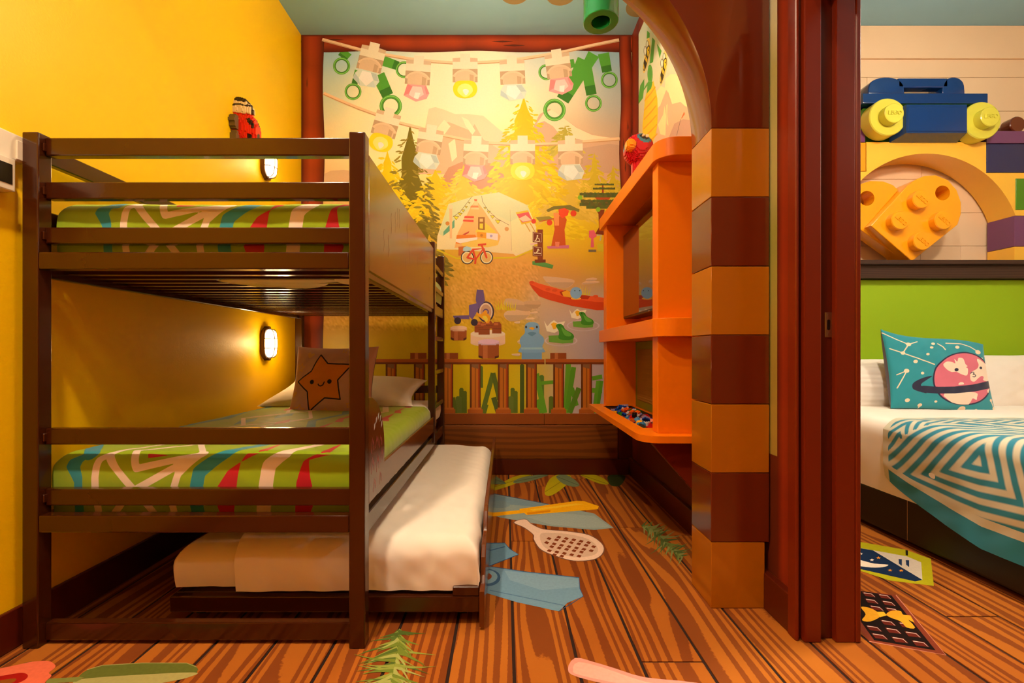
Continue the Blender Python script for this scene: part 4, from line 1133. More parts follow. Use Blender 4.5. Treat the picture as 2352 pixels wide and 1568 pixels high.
# sheet poking through the slats
for i, (xa, xb, ya) in enumerate(((-1.03, -.55, 1.60), (-.98, -.66, 1.69), (-.6, -.47, 1.58))):
    n = 24; xs_ = np.linspace(xa, xb, n); rr = np.random.default_rng(i)
    prof = .018 * np.sin(np.linspace(0, math.pi, n)) ** .5 * (1 + .4 * noise2(xs_ * 20, xs_ * 0, i))
    V = [(x, ya, 1.19) for x in xs_] + [(x, ya + .015, 1.186 - .016 - d) for x, d in zip(xs_, prof)] + [(x, ya + .035, 1.19) for x in xs_]
    Fc = [[r * n + k, r * n + k + 1, (r + 1) * n + k + 1, (r + 1) * n + k] for r in (0, 1) for k in range(n - 1)]
    mk('sheet_fold', (V, Fc), M['white'], up, smooth=180)

# pillows of the lower bunk
Rlay = Matrix.Rotation(math.radians(9), 3, 'X')
pw = pillow('pillow', (-1.0, 2.92, .655), .92, .5, .17, Matrix.Rotation(math.radians(14), 3, 'X'), M['white'], seed=6, pinch=.10, amp=.008)
tag(pw, 'white pillow lying at the head of the lower bunk', 'pillow')


def star_pat(U, V):
    # bilinear into the coordinates of the print as seen
    TL, TR, BR, BL = (195, 225), (1265, 255), (1235, 1130), (205, 1115)
    a_, b_ = (U + 1) / 2, (1 - V) / 2
    X = (1 - b_) * ((1 - a_) * TL[0] + a_ * TR[0]) + b_ * ((1 - a_) * BL[0] + a_ * BR[0]); Y = (1 - b_) * ((1 - a_) * TL[1] + a_ * TR[1]) + b_ * ((1 - a_) * BL[1] + a_ * BR[1])
    star = [(572, 362), (690, 490), (1000, 508), (840, 700), (880, 930), (690, 912), (497, 1078), (458, 828), (295, 700), (488, 582)]
    s = sdf_poly(X, Y, star)
    ic = np.full(X.shape, 99.)
    def st(x, y, r, rot=0): return [(x + (r if k % 2 == 0 else r * .5) * math.sin(rot + k * math.pi / 5), y - (r if k % 2 == 0 else r * .5) * math.cos(rot + k * math.pi / 5)) for k in range(10)]
    for (x, y, r) in ((320, 530, 58), (360, 1050, 72), (1060, 670, 60), (690, 1085, 50), (870, 300, 40), (990, 1000, 40)):
        ic = np.minimum(ic, np.abs(sdf_poly(X, Y, st(x, y, r, .15))) - 6)
    def heart(x, y, r, rot):
        c, s_ = math.cos(rot), math.sin(rot)
        pts = [(0, .9), (-.9, -.1), (-.95, -.6), (-.5, -.85), (0, -.45), (.5, -.85), (.95, -.6), (.9, -.1)]
        return curve([(x + r * (u * c - v * s_), y + r * (u * s_ + v * c)) for u, v in pts], 4)
    for (x, y, r, rot) in ((430, 365, 48, .3), (1040, 890, 40, .2), (255, 850, 44, .2), (1010, 400, 48, .8)):
        ic = np.minimum(ic, sdf_poly(X, Y, heart(x, y, r, rot)))
    face = np.minimum(sdf_disc(X, Y, 514, 716, 27), sdf_line(X, Y, [(598, 742), (612, 762), (636, 768), (662, 755), (676, 720)], 14))
    face = np.minimum(face, sdf_disc(X, Y, 740, 716, 27))
    return {'outl': (np.abs(s) - 8) / 4, 'fill': s / 4, 'icon': ic / 4, 'face': face / 4}


M['starp'] = layer_mat('mauve_star_pillow', (214, 172, 180), [('icon', (226, 180, 120)), ('fill', (240, 150, 40)), ('outl', (24, 18, 26)), ('face', (24, 18, 26)), ('back', (36, 30, 56))], .8, .3, .1)
c = Vector((-.985, 2.62, .745))
Rp = Matrix.Rotation(math.radians(-4), 3, 'Z') @ Matrix.Rotation(math.radians(74), 3, 'X')
sp_ = pillow('throw_pillow', c, .49, .42, .14, Rp, M['starp'], n=150, seed=12, pat=star_pat, pinch=.08, amp=.008)
tag(sp_, 'mauve throw pillow with an orange winking star on the lower bunk', 'pillow')

# ------------------------------------------------------------------ trundle bed
tr = empty('trundle_bed', (-.6, 2.35, 0), 'dark brown trundle bed drawer pulled out from under the bunk', 'trundle bed')
TX0, TX1, TY0, TY1 = -1.12, -.085, 1.518, 3.26
mk('front_rail', box(TX0, TX1, TY0, TY0 + .03, .045, .098, .004, 2), mb, tr, smooth=20)
mk('back_rail', box(TX0, TX1, TY1 - .03, TY1, .045, .098, .004), mb, tr)
mk('side_rail', box(TX0, TX0 + .025, TY0 + .03, TY1 - .03, .045, .098, .003), mb, tr)
mk('tray', box(TX0 + .025, TX1, TY0 + .03, TY1 - .03, .085, .099, .002), mb, tr)
prof = [(1.492, .012), (3.27, .012), (3.27, .30), (1.86, .30), (1.80, .285), (1.77, .25), (1.74, .232), (1.62, .228), (1.585, .20), (1.56, .15), (1.54, .132), (1.492, .128)]
mk('side_board', prism(prof, 'x', TX1, TX1 + .018, .004, 2), M['panel'], tr, smooth=20)
mk('corner_plate', box(TX1 - .09, TX1 - .001, TY0 + .002, TY0 + .02, .098, .13, .003), mb, tr)
for (x, y) in ((TX0 + .06, TY0 + .08), (TX1 - .06, TY0 + .08), (TX0 + .06, TY1 - .1), (TX1 - .06, TY1 - .1)):
    mk('caster', lathe([(.022, -.012), (.022, .012)], 16, Matrix.Translation((x, y, .0225)) @ Matrix.Rotation(math.pi / 2, 4, 'Y')), M['black'], tr)
mt = mk('mattress', box(TX0 + .02, TX1 - .015, TY0 + .035, TY1 - .035, .10, .245, .05, 4), M['white'], smooth=60)
tag(mt, 'white mattress in the pulled-out trundle drawer', 'mattress')
o = cover('bed_sheet', -1.115, -.105, 1.545, 3.20, .262, (.125, .12, .145, .05), .06, 130, 170, M['white'], seed=22, amp=.006, freq=9)
tag(o, 'white fitted sheet tucked round the trundle mattress', 'sheet')
o = cover('folded_duvet', -.90, -.092, 1.528, 3.05, .288, (0, .145, .175, 0), .065, 130, 170, M['white'], seed=31, amp=.013, freq=7)
tag(o, 'white folded duvet spread over the trundle bed and hanging at its foot', 'duvet')


# ------------------------------------------------------------------ bulkhead wall lamps
def stadium(a_, b_, n=10):
    """outline with half-width a and half-height b"""
    r = a_; pts = []
    for k in range(n + 1): t = math.pi * k / n; pts.append((r * math.cos(t), (b_ - r) + r * math.sin(t)))
    for k in range(n + 1): t = math.pi + math.pi * k / n; pts.append((r * math.cos(t), -(b_ - r) + r * math.sin(t)))
    return pts


def wall_lamp(y, z, label, watts):
    L = empty('wall_lamp', (LEFT, y, z - .105), label, 'wall lamp', 'caged bulkhead lamps on the yellow wall')
    P = lambda pts: [(y + a_, z + b_) for a_, b_ in pts]
    mk('back_plate', prism(P(stadium(.056, .102)), 'x', LEFT, LEFT + .026, .004, 2), M['lampmetal'], L, smooth=20)
    # glass dome
    rings = []
    for k in range(9):
        t = math.pi / 2 * k / 8; rings.append((LEFT + .026 + .042 * math.sin(t), math.cos(t)))
    V, Fc = [], []; base = stadium(.045, .088); n = len(base)
    for xx, s in rings:
        ss = .35 + .65 * max(s, 0) ** .7 if s > .01 else .3
        V += [(xx, y + a_ * ss, z + (b_ * (.55 + .45 * ss))) for a_, b_ in base]
    for j in range(8):
        for k in range(n): Fc.append([j * n + k, j * n + (k + 1) % n, (j + 1) * n + (k + 1) % n, (j + 1) * n + k])
    Fc.append([8 * n + k for k in range(n)])
    mk('glass', (V, Fc), M['glow'], L, smooth=60)
    for dz in (-.03, .03):
        mk('cage_wire', tube([(LEFT + .026 + .047 * math.sin(t), y - .049 * math.cos(t), z + dz) for t in np.linspace(0, math.pi, 15)], .0024, 6), M['lampmetal'], L, smooth=60)
    for dy in (-.018, .018):
        mk('cage_wire', tube([(LEFT + .026 + .047 * math.sin(t) ** .5, y + dy, z - .092 * math.cos(t)) for t in np.linspace(0, math.pi, 17)], .0024, 6), M['lampmetal'], L, smooth=60)
    for s in (-1, 1): mk('screw_lug', box(LEFT, LEFT + .034, y - .012, y + .012, z + s * .1 - .008, z + s * .1 + .008, .003), M['lampmetal'], L)
    d = bpy.data.lights.new('wall_lamp_bulb', 'POINT'); d.energy = watts; d.color = lin((255, 214, 150)); d.shadow_soft_size = .035
    lo_ = bpy.data.objects.new('wall_lamp_bulb', d); COL.objects.link(lo_); lo_.location = Vector((LEFT + .12, y, z)) - ORG[L]; lo_.parent = L


wall_lamp(2.885, .968, 'lit caged lamp on the yellow wall between the two bunks', 3.0)
wall_lamp(2.885, 2.11, 'lit caged lamp on the yellow wall above the upper bunk', 1.6)


# ------------------------------------------------------------------ brick-built animals
def voxels(fn, n, cell, place):
    """fn(i,j,k)->part key or None; returns {key: (verts, faces)} with only the outer faces"""
    nx, ny, nz = n; G = {}
    for i in range(nx):
        for j in range(ny):
            for k in range(nz):
                q = fn(i, j, k)
                if q: G[(i, j, k)] = q
    out = {}
    D = {(1, 0, 0): [(1, 0, 0), (1, 1, 0), (1, 1, 1), (1, 0, 1)], (-1, 0, 0): [(0, 0, 0), (0, 0, 1), (0, 1, 1), (0, 1, 0)], (0, 1, 0): [(0, 1, 0), (0, 1, 1), (1, 1, 1), (1, 1, 0)],
         (0, -1, 0): [(0, 0, 0), (1, 0, 0), (1, 0, 1), (0, 0, 1)], (0, 0, 1): [(0, 0, 1), (1, 0, 1), (1, 1, 1), (0, 1, 1)], (0, 0, -1): [(0, 0, 0), (0, 1, 0), (1, 1, 0), (1, 0, 0)]}
    for (i, j, k), q in G.items():
        V, Fc = out.setdefault(q, ([], []))
        for d, cs in D.items():
            if (i + d[0], j + d[1], k + d[2]) in G: continue
            b0 = len(V); V += [place(((i + c_[0]) * cell, (j + c_[1]) * cell, (k + c_[2]) * cell)) for c_ in cs]; Fc.append([b0, b0 + 1, b0 + 2, b0 + 3])
    return out


def solid(name, c, r=.3): return mat(name, c, r, var=.03, coat=.2)


M['red'] = solid('red_brick_plastic', (236, 44, 16)); M['dark'] = solid('black_brick_plastic', (44, 26, 14)); M['cream'] = solid('cream_brick_plastic', (240, 214, 160)); M['greyb'] = solid('grey_brick_plastic', (112, 92, 60))
lady = empty('brick_ladybird', (LEFT, 2.62, 2.05), 'red brick-built ladybird with black spots climbing the yellow wall', 'ornament')
CEL = .0085; n1, n2, n3 = 13, 28, 40            # out of the wall, along Y, along Z


def lady_fn(i, j, k):
    x = i / 12.; y = (j - 13.5) / 13.5; zz = (k - 19.5) / 19.5
    a_ = .32; yy = y * math.cos(a_) + zz * math.sin(a_) * .72; z2 = -y * math.sin(a_) * .72 + zz * math.cos(a_)
    yy /= .74; z2 /= .98
    if z2 > .42:      # head
        if (yy / .72) ** 2 + ((z2 - .42) / .55) ** 2 + (x / .78) ** 2 <= 1:
            if z2 > .80 or abs(yy + .02) < .09 or (.66 < z2 < .71): return 'd'
            return 'c'
        return None
    if yy ** 2 + ((z2 + .2) / .78) ** 2 + (x / .98) ** 2 <= 1:
        for (sy, sz, r) in ((-.40, .10, .15), (-.62, -.38, .13), (-.02, -.36, .15), (.34, .12, .14), (.45, -.5, .15)):
            if (yy - sy) ** 2 + ((z2 - sz) * .9) ** 2 < r * r and x > .15: return 's%d' % int(10 + sy * 10 + 50 + sz * 100)
        return 'r'
    if x < .30:
        for q, (sy, sz) in enumerate(((-1.02, .12), (-1.02, -.42), (-.8, -.85), (1.0, .1), (1.0, -.5))):
            if ((yy - sy) / .3) ** 2 + ((z2 - sz) / .24) ** 2 < 1: return 'g%d' % q
    return None


vx = voxels(lady_fn, (n1, n2, n3), CEL, lambda q: (LEFT + q[0], 2.50 + q[1], 2.035 + q[2]))
for k_, nm, mm in (('r', 'shell', 'red'), ('c', 'head', 'cream')) + tuple(('g%d' % q, 'leg', 'greyb') for q in range(5)) + tuple((q, 'spot', 'dark') for q in vx if q[0] == 's') + (('d', 'face_mask', 'dark'),):
    if k_ in vx: mk(nm, vx[k_], M[mm], lady)

# ------------------------------------------------------------------ room controller on the left wall
th = empty('wall_controller', (LEFT, 1.30, 1.40), 'white wall controller with a dark screen beside the bunk bed post', 'controller')
mk('upper_case', box(LEFT, LEFT + .032, 1.16, 1.418, 1.495, 1.578, .004, 2), M['plastic_white'], th, smooth=20)
mk('cover_flap', box(LEFT + .032, LEFT + .038, 1.385, 1.41, 1.50, 1.56, .002), M['plastic_white'], th)
mk('lower_case', box(LEFT, LEFT + .045, 1.18, 1.375, 1.395, 1.495, .004, 2), M['plastic_white'], th, smooth=20)
mk('screen', box(LEFT + .045, LEFT + .0465, 1.22, 1.365, 1.415, 1.475, .0005), M['black'], th)

# ------------------------------------------------------------------ brick archway
AX0, AX1, AY0, AY1 = .735, .942, 1.622, 1.793
arch = empty('brick_archway', ((AX0 + AX1) / 2, (AY0 + AY1) / 2, 0), 'tall archway of glossy tan and brown toy-brick blocks beside the shelf unit', 'archway')
ysp = [1397, 1245, 1086, 928, 769, 611, 452, 294]
zsp = [H - (y - CY) * AY0 / F for y in ysp]; zsp[0] = 0
for i in range(7):
    mk('brick', box(AX0, AX1 - (.016 if i == 0 else 0), AY0, AY1, zsp[i] + .0008, zsp[i + 1] - .0008, .0025, 2), M['bk_tan' if i % 2 == 0 else 'bk_brown'], arch, smooth=20)
z0 = zsp[7]; R_ = .765
pts = [(AX1, z0), (AX1, 2.86), (LEFT + .004, 2.86), (LEFT + .004, z0 + R_ + .01)] + [(AX0 - R_ + R_ * math.sin(t), z0 + R_ * math.cos(t)) for t in np.linspace(0, math.pi / 2, 40)]
mk('arch_block', prism(pts, 'y', AY0, AY1, .003, 2), M['bk_brown'], arch, smooth=30)

# ------------------------------------------------------------------ orange shelf unit with screen
yb, ya = 1.97, 3.21
sh = empty('shelf_unit', (.8, 2.6, .4), 'bright orange wall shelf unit with a screen niche and brick tray', 'shelf unit')


def slab(x, z0, z1, y0=yb, y1=ya, r=.09):
    pts = [(RIGHT - .002, y1), (x, y1)] + [(x + r - r * math.cos(t), y0 + r - r * math.sin(t)) for t in np.linspace(0, math.pi / 2, 14)] + [(RIGHT - .002, y0)]
    return prism(pts, 'z', z0, z1, .002)


k_ = yb / F
XT = (1513 - CX) * k_; XB = (1473 - CX) * k_
Zt = [H + 453 * k_, H + 496 * k_]; Zm = [H + 36 * k_, H + 79 * k_]; Zb = [H - 210 * k_, H - 194 * k_]
mk('top_shelf', slab(XT, *Zt), M['orange'], sh, smooth=30)
mk('middle_shelf', slab(XT - .002, *Zm), M['orange'], sh, smooth=30)
# bottom shelf with a sunken tray
ty0, ty1, tx0, tx1 = 2.19, 3.09, XB + .075, .86
n = 14
bm = bmesh.new()
outer = [(RIGHT - .002, ya), (XB, ya)] + [(XB + .09 - .09 * math.cos(t), yb + .09 - .09 * math.sin(t)) for t in np.linspace(0, math.pi / 2, n)] + [(RIGHT - .002, yb)]
inner = [(tx1, ty1), (tx0, ty1), (tx0, ty0), (tx1, ty0)]
def ringface(z_):
    ov = [bm.verts.new((x, y, z_)) for x, y in outer]; iv = [bm.verts.new((x, y, z_)) for x, y in inner]
    return ov, iv
(o1, i1), (o0, i0) = ringface(Zb[1]), ringface(Zb[0])
# top and bottom faces split into four fans
def cap(ov, iv):
    m_ = len(ov)
    bm.faces.new([ov[0], ov[1], iv[1], iv[0]]); bm.faces.new([ov[1], ov[2], iv[2], iv[1]])
    bm.faces.new(ov[2:m_] + [iv[3], iv[2]]); bm.faces.new([ov[m_ - 1], ov[0], iv[0], iv[3]])
cap(o1, i1); cap(o0, i0)
for A_l, B_l in ((o1, o0), (i1, i0)):
    for q in range(len(A_l)): bm.faces.new([A_l[q], A_l[(q + 1) % len(A_l)], B_l[(q + 1) % len(B_l)], B_l[q]])
bmesh.ops.recalc_face_normals(bm, faces=bm.faces[:])
mk('bottom_shelf', bm_vf(bm), M['orange'], sh, smooth=30)
M['trayb'] = mat('brown_tray_laminate', (84, 40, 16), .4)
tz = Zb[0] - .02
mk('tray', join(box(tx0 - .004, tx1, ty0, ty1, tz - .006, tz, 0), box(tx0 - .004, tx0, ty0, ty1, tz, Zb[1] - .001, 0), box(tx1 - .004, tx1, ty0, ty1, tz, Zb[1] - .001, 0),
                box(tx0, tx1, ty0, ty0 + .004, tz, Zb[1] - .001, 0), box(tx0, tx1, ty1 - .004, ty1, tz, Zb[1] - .001, 0)), M['trayb'], sh)
uy = 1.037 * yb
XU = (1511 - CX) * uy / F
for (y0, y1) in ((uy, uy + .075), (3.075, 3.165)):
    for (za, zc) in ((Zm[1], Zt[0]), (Zb[1], Zm[0])):
        mk('upright', box(XU, RIGHT - .002, y0, y1, za, zc, .002), M['orange'], sh)
mk('back_panel', box(RIGHT - .03, RIGHT - .002, uy + .075, 3.075, Zm[1], Zt[0], 0), M['orange'], sh)
M['green_b'] = mat('green_baseplate', (124, 132, 8), .45, var=.05); M['greyplate'] = mat('beige_baseplate', (150, 110, 40), .5, var=.05, bump=.1, bscale=300)
mk('play_panel', box(.882, RIGHT - .002, uy + .076, 3.074, Zb[1] + .001, Zm[0] - .001, .002), M['green_b'], sh)
pp = mk('baseplate', box(.878, .882, uy + .13, 3.02, Zb[1] + .05, Zm[0] - .05, .001), M['greyplate'], sh)
kz = (Zm[0] - Zb[1] - .10) / 22
for i in range(22): mk('stud_row', box(.8765, .878, uy + .135, 3.015, Zb[1] + .053 + i * kz, Zb[1] + .053 + i * kz + kz * .5, .0005), M['greyplate'], pp)
mk('hatch', box(.80, .90, 2.45, 2.70, Zt[0] - .0015, Zt[0], .0005), M['orange'], sh)
# dark red-brown triangular plate below the shelf
zt_ = Zb[0]
mk('plate', prism([((1491 - CX) * uy / F, zt_ - .001), (RIGHT - .002, zt_ - .001), (RIGHT - .002, zt_ - .32), (RIGHT - .03, zt_ - .31)], 'y', uy, uy + .05, .002), M['jamb'], sh)
tv = empty('television', (.80, 2.56, 1.13), 'flat black television in the orange shelf niche mirroring the mural', 'television')
mk('case', box(.798, .90, 2.122, 3.068, 1.136, 1.695, .004), M['black'], tv)
mk('screen', box(.7955, .798, 2.13, 3.06, 1.150, 1.687, .0005), M['glass_black'], tv)
mk('status_light', box(.7945, .7958, 2.50, 2.53, 1.139, 1.144, .0004), M['steel'], tv)

# loose toy bricks in the tray
TOYC = [('blue', (10, 60, 150), 30), ('orange', (236, 100, 14), 20), ('white', (214, 200, 196), 26), ('red', (200, 20, 14), 18), ('lilac', (150, 132, 168), 18), ('green', (24, 120, 30), 7), ('yellow', (240, 170, 20), 9), ('black', (26, 22, 20), 4), ('sky blue', (60, 130, 180), 12)]


def toy_mesh(nm, c, a_, b_, h):
    parts = [box(-a_ / 2, a_ / 2, -b_ / 2, b_ / 2, 0, h, 0)]
    na, nb = max(1, round(a_ / .008)), max(1, round(b_ / .008))
    for i in range(na):
        for j in range(nb):
            parts.append(lathe([(.0026, h - .001), (.0026, h + .0018)], 6, Matrix.Translation(((i - (na - 1) / 2) * .008, (j - (nb - 1) / 2) * .008, 0))))
    o = mk(nm, join(*parts), M['toy_' + c], None, origin=(0, 0, 0)); return o


HT = np.full((20, 64), 0.)
rr = random.Random(11); SC = 1.6
jobs = [c_ for c_ in TOYC for _ in range(c_[2])]; rr.shuffle(jobs); protos = {}
for nm, c_, _ in TOYC: M['toy_' + nm] = solid('toy_' + nm.replace(' ', '_') + '_plastic', c_, .25)
for idx, (nm, c_, _) in enumerate(jobs):
    sz = rr.choice(((.016, .016, .0096), (.016, .032, .0096), (.016, .024, .0096), (.008, .016, .0096), (.016, .032, .0048)))
    key = (nm, sz)
    if key not in protos: o = toy_mesh('toy_brick', nm, *sz); protos[key] = o
    else: o = protos[key].copy(); COL.objects.link(o)
    bx = rr.uniform(0, 1); by = rr.uniform(0, 1)
    x = tx0 + .025 + (tx1 - tx0 - .05) * bx; y = ty0 + .03 + (ty1 - ty0 - .08) * by
    gi, gj = int(bx * 19), int(by * 63)
    hz = HT[max(0, gi - 1):gi + 2, max(0, gj - 1):gj + 2].max()
    HT[max(0, gi - 1):gi + 2, max(0, gj - 1):gj + 2] = hz + .008
    heap = .012 * (1 - abs(bx - .5)) + .012 * (idx > 70)
    o.location = (x, y, tz + .001 + min(hz, .03) + heap)
    o.rotation_euler = (rr.uniform(-.6, .6), rr.uniform(-.6, .6), rr.uniform(0, 6.3)); o.scale = (SC, SC, SC)
    wd_ = {(.016, .016, .0096): 'square', (.016, .032, .0096): 'long', (.016, .024, .0096): 'oblong', (.008, .016, .0096): 'narrow', (.016, .032, .0048): 'flat'}[sz]
    tag(o, f'{wd_} {nm} toy brick in the loose heap in the orange shelf tray', 'toy brick', f'{wd_} {nm} toy bricks in the shelf tray')

# brick-built parrot on the top shelf
M['par'] = solid('crimson_brick_plastic', (206, 14, 36)); M['beak'] = solid('yellow_orange_brick_plastic', (244, 160, 10)); M['sky'] = solid('blue_brick_plastic', (70, 140, 170))
bc = Vector((.80, 2.74, 2.125))
par = empty('brick_parrot', (bc.x, bc.y, Zt[1]), 'red brick-built parrot head with yellow beak on top of the orange shelf', 'ornament')
CEL2 = .0072


def par_fn(i, j, k):
    x, y, zz = [(q - 12) * CEL2 for q in (i, j, k - 26)]
    s = math.sqrt(x * x + y * y + (zz * .96) ** 2)
    d = Vector((x, y, zz)).normalized() if s > 0 else Vector((0, 0, 1))
    bdir = Vector((-.72, -.62, .05)).normalized()
    if (Vector((x, y, zz)) - bdir * .083).length < .034: return 'b'
    if s < .086:
        if d.dot(Vector((.22, -.74, .62)).normalized()) > .95: return 'k'
        if d.dot(Vector((.22, -.74, .62)).normalized()) > .86: return 's'
        if d.dot(Vector((-.93, .2, .5)).normalized()) > .95: return 'k'
        if d.dot(Vector((-.93, .2, .5)).normalized()) > .88: return 's'
        return 'r'
    if zz < 0 and x * x + y * y < (.040 + .02 * max(0, (-.16 - zz) / .1)) ** 2: return 'r'
    return None


vx = voxels(par_fn, (25, 25, 52), CEL2, lambda q: (bc.x + q[0] - 12 * CEL2, bc.y + q[1] - 12 * CEL2, bc.z + q[2] - 38 * CEL2))
for k2, nm, mm in (('r', 'body', 'par'), ('b', 'beak', 'beak'), ('s', 'eye_patch', 'sky'), ('k', 'eye', 'dark')):
    if k2 in vx:
        zmin_ = Zt[1] + .0005
        V = [(x, y, max(zmin_, zz)) for x, y, zz in vx[k2][0]]
        mk(nm, (V, vx[k2][1]), M[mm], par)
mk('eye_glint', box(bc.x + .005, bc.x + .018, bc.y - .078, bc.y - .06, bc.z + .052, bc.z + .066, .002), M['cream'], par)
mk('eye_glint', box(bc.x + .026, bc.x + .042, bc.y - .076, bc.y - .06, bc.z + .046, bc.z + .064, .002), M['cream'], par)

# green tube pendant
M['pend'] = mat('glossy_green_plastic', (14, 96, 34), .22, coat=.6, var=.04)
py_ = 2.55; pz = H + 756 * py_ / F; px_ = (1380 - CX) * py_ / F
pd = empty('pendant_tube', (px_, py_, pz), 'glossy green hollow tube hanging from the ceiling near the arch', 'ceiling ornament')
T_ = Matrix.Translation((px_, py_, pz))
mk('tube', lathe([(.052, .12), (.052, .002), (.055, 0), (.094, 0), (.097, .003), (.097, .20), (.09, .215), (.03, .215)], 40, T_, close=False), M['pend'], pd, smooth=20)
mk('tube_cap', lathe([(.052, .118), (.052, .122)], 24, T_), M['pend'], pd)
mk('stem', lathe([(.03, .21), (.03, CEIL - pz)], 20, T_), M['pend'], pd, smooth=20)

# ------------------------------------------------------------------ door frame to the bedroom
JY = 1.43
fr = empty('door_1', (1.01, 1.0, 0)); fr['kind'] = 'structure'
mk('jamb', box(.930, 1.111, JY + .022, 1.472, 0, 2.13, .002), M['jamb_dark'], fr)
mk('stop', box(.941, .995, JY, JY + .022, 0, 2.13, .004, 2), M['jamb'], fr, smooth=20)
mk('stop', box(1.040, 1.102, JY, JY + .022, 0, 2.13, .004, 2), M['jamb'], fr, smooth=20)
mk('architrave', box(.918, .930, JY + .008, JY + .05, 0, 2.13, .003), M['jamb'], fr)
mk('architrave', box(1.102, 1.118, JY - .002, JY + .06, 0, 2.13, .003), M['jamb'], fr)
mk('head', box(.93, 1.111, .46, 1.472, 2.09, 2.13, .002), M['jamb'], fr)
mk('jamb', box(.93, 1.111, .44, .49, 0, 2.09, .002), M['jamb'], fr)
sx, szz = (1903 - CX) * (JY + .02) / F, H + (CY - 745) * JY / F
st_ = mk('strike_plate', prism([(sx - .011, szz - .04), (sx + .011, szz - .04), (sx + .011, szz + .04), (sx - .011, szz + .04)], 'y', JY + .0195, JY + .022, .001), M['steel'], fr)
mk('latch_hole', prism([(sx - .005 + .005 * math.cos(t) + .005, szz + (.012 if t < math.pi else -.012) + .005 * math.sin(t)) for t in np.linspace(0, 2 * math.pi, 20, endpoint=False)], 'y', JY + .019, JY + .0196), M['black'], st_)
for dz in (-.031, .031): mk('screw', lathe([(.004, 0), (.004, .001)], 10, Matrix.Translation((sx, JY + .0195, szz + dz)) @ Matrix.Rotation(math.pi / 2, 4, 'X')), M['steel'], st_)

# ------------------------------------------------------------------ bedroom: brick arch over the headboard
FY, WY = 3.12, 3.298
def fx(px): return (px - CX) * FY / F
def fz(py): return H + (CY - py) * FY / F
def gl(n_, c): return mat(n_, c, .22, coat=.4, var=.03)
M['ywl'] = gl('glossy_yellow_block', (252, 196, 66)); M['org'] = gl('glossy_orange_block', (250, 160, 20)); M['navy'] = gl('glossy_navy_block', (26, 38, 92)); M['purp'] = gl('glossy_purple_block', (112, 60, 110)); M['grn'] = gl('glossy_green_block', (72, 140, 14)); M['dblue'] = gl('glossy_blue_block', (6, 52, 116)); M['heart'] = gl('glossy_amber_block', (250, 168, 18))
M['lens'] = mat('translucent_yellow_plastic', (216, 210, 74), .25, coat=.3, var=.03)
ba = empty('brick_feature_wall', (fx(2129), 3.2, 1.52), 'wall of big yellow, blue, green and purple toy bricks arched above the headboard', 'feature wall')
ZL = fz(602) + .002
ac = (2129, 569); ar = 216.5
arcp = [(fx(ac[0] + ar * math.cos(t)), fz(ac[1] - ar * math.sin(t))) for t in np.linspace(math.radians(20), math.radians(160), 60)]
zA = arcp[0][1]
xl_, xr_ = fx(1905), fx(2352 + 2)
pts = [(fx(2395), zA)] + [(fx(2395), fz(397)), (fx(2265), fz(397)), (fx(2265), fz(326)), (fx(1990), fz(326)), (fx(1990), fz(394)), (fx(1870), fz(394)), (fx(1870), zA)] + arcp[::-1]
mk('arch_brick', prism(pts, 'y', FY, WY, 0), M['ywl'], ba, smooth=30)
def brk(px0, px1, py0, py1, m_, dy=0):
    mk('brick', box(fx(px0) + .0008, fx(px1) - .0008, FY + dy, WY, fz(py1) + .0008, fz(py0) - .0008, .002), M[m_], ba)
for (x0_, x1_, xs_e) in ((2330, 2480, 0), (1790, 1928, 0)):
    pyA = CY - (zA - H) * F / FY
    brk(x0_, x1_, pyA, 566, 'purp'); brk(x0_, x1_, 566, 601, 'ywl')
brk(2266, 2420, 330, 396, 'navy'); brk(2266, 2460, 300, 329, 'purp'); brk(2332, 2420, 410, 482, 'grn', -.004)
brk(2396, 2500, 397, 492, 'ywl'); brk(1870, 1989, 327, 393, 'org'); brk(1870, 1988, 298, 326, 'purp')
brk(1990, 2264, 243, 325, 'grn', .03)

# blue brick build with handle and lights
cb = empty('brick_vehicle_front', (fx(2120), 3.1, fz(325)), 'big dark blue toy-brick build with handle and two yellow round lights above the arch', 'ornament')
mk('top_plate', box(fx(1978), fx(2264), FY - .015, WY - .01, fz(240), fz(217), .004, 2), M['dblue'], cb, smooth=20)
prof = [(fx(2075), fz(236)), (fx(2222), fz(236)), (fx(2218), fz(300)), (fx(2075), fz(300))]
gy = 3.02
def pt(px, py, Y): return ((px - CX) * Y / F, Y, H + (CY - py) * Y / F)
gx0, gz1, gx1, gz0 = pt(2082, 240, gy)[0], pt(2082, 240, gy)[2], pt(2221, 305, gy)[0], pt(2221, 305, gy)[2]
Vg = [(gx0 - .03, FY - .001, gz0 - .02), (gx1 + .03, FY - .001, gz0 - .02), (gx1 + .03, FY - .001, gz1), (gx0 - .03, FY - .001, gz1), (gx0, gy, gz0), (gx1, gy, gz0), (gx1, gy, gz1), (gx0, gy, gz1)]
mk('grille', (Vg, [[3, 2, 1, 0], [4, 5, 6, 7], [0, 1, 5, 4], [1, 2, 6, 5], [2, 3, 7, 6], [3, 0, 4, 7]]), M['dblue'], cb)
mk('grille_panel', box(gx0 + .008, gx1 - .008, gy - .004, gy + .002, gz0 + .008, gz1 - .016, .003), M['dblue'], cb)
hy = FY + .02
for (a0, a1) in ((1992, 2075), (2162, 2213)):
    n_ = 14; xa, xb = fx(a0), fx(a1); zb0, zt0 = fz(217), fz(179)
    pr_ = [(xa, zb0)] + [(xa + (xb - xa) * (.5 - .5 * math.cos(t)), zb0 + (zt0 - zb0) * math.sin(t) ** .55) for t in np.linspace(.05, math.pi - .05, n_)] + [(xb, zb0)]
    mk('handle_foot', prism(pr_, 'y', hy - .03, hy + .09, .006, 2), M['dblue'], cb, smooth=50)
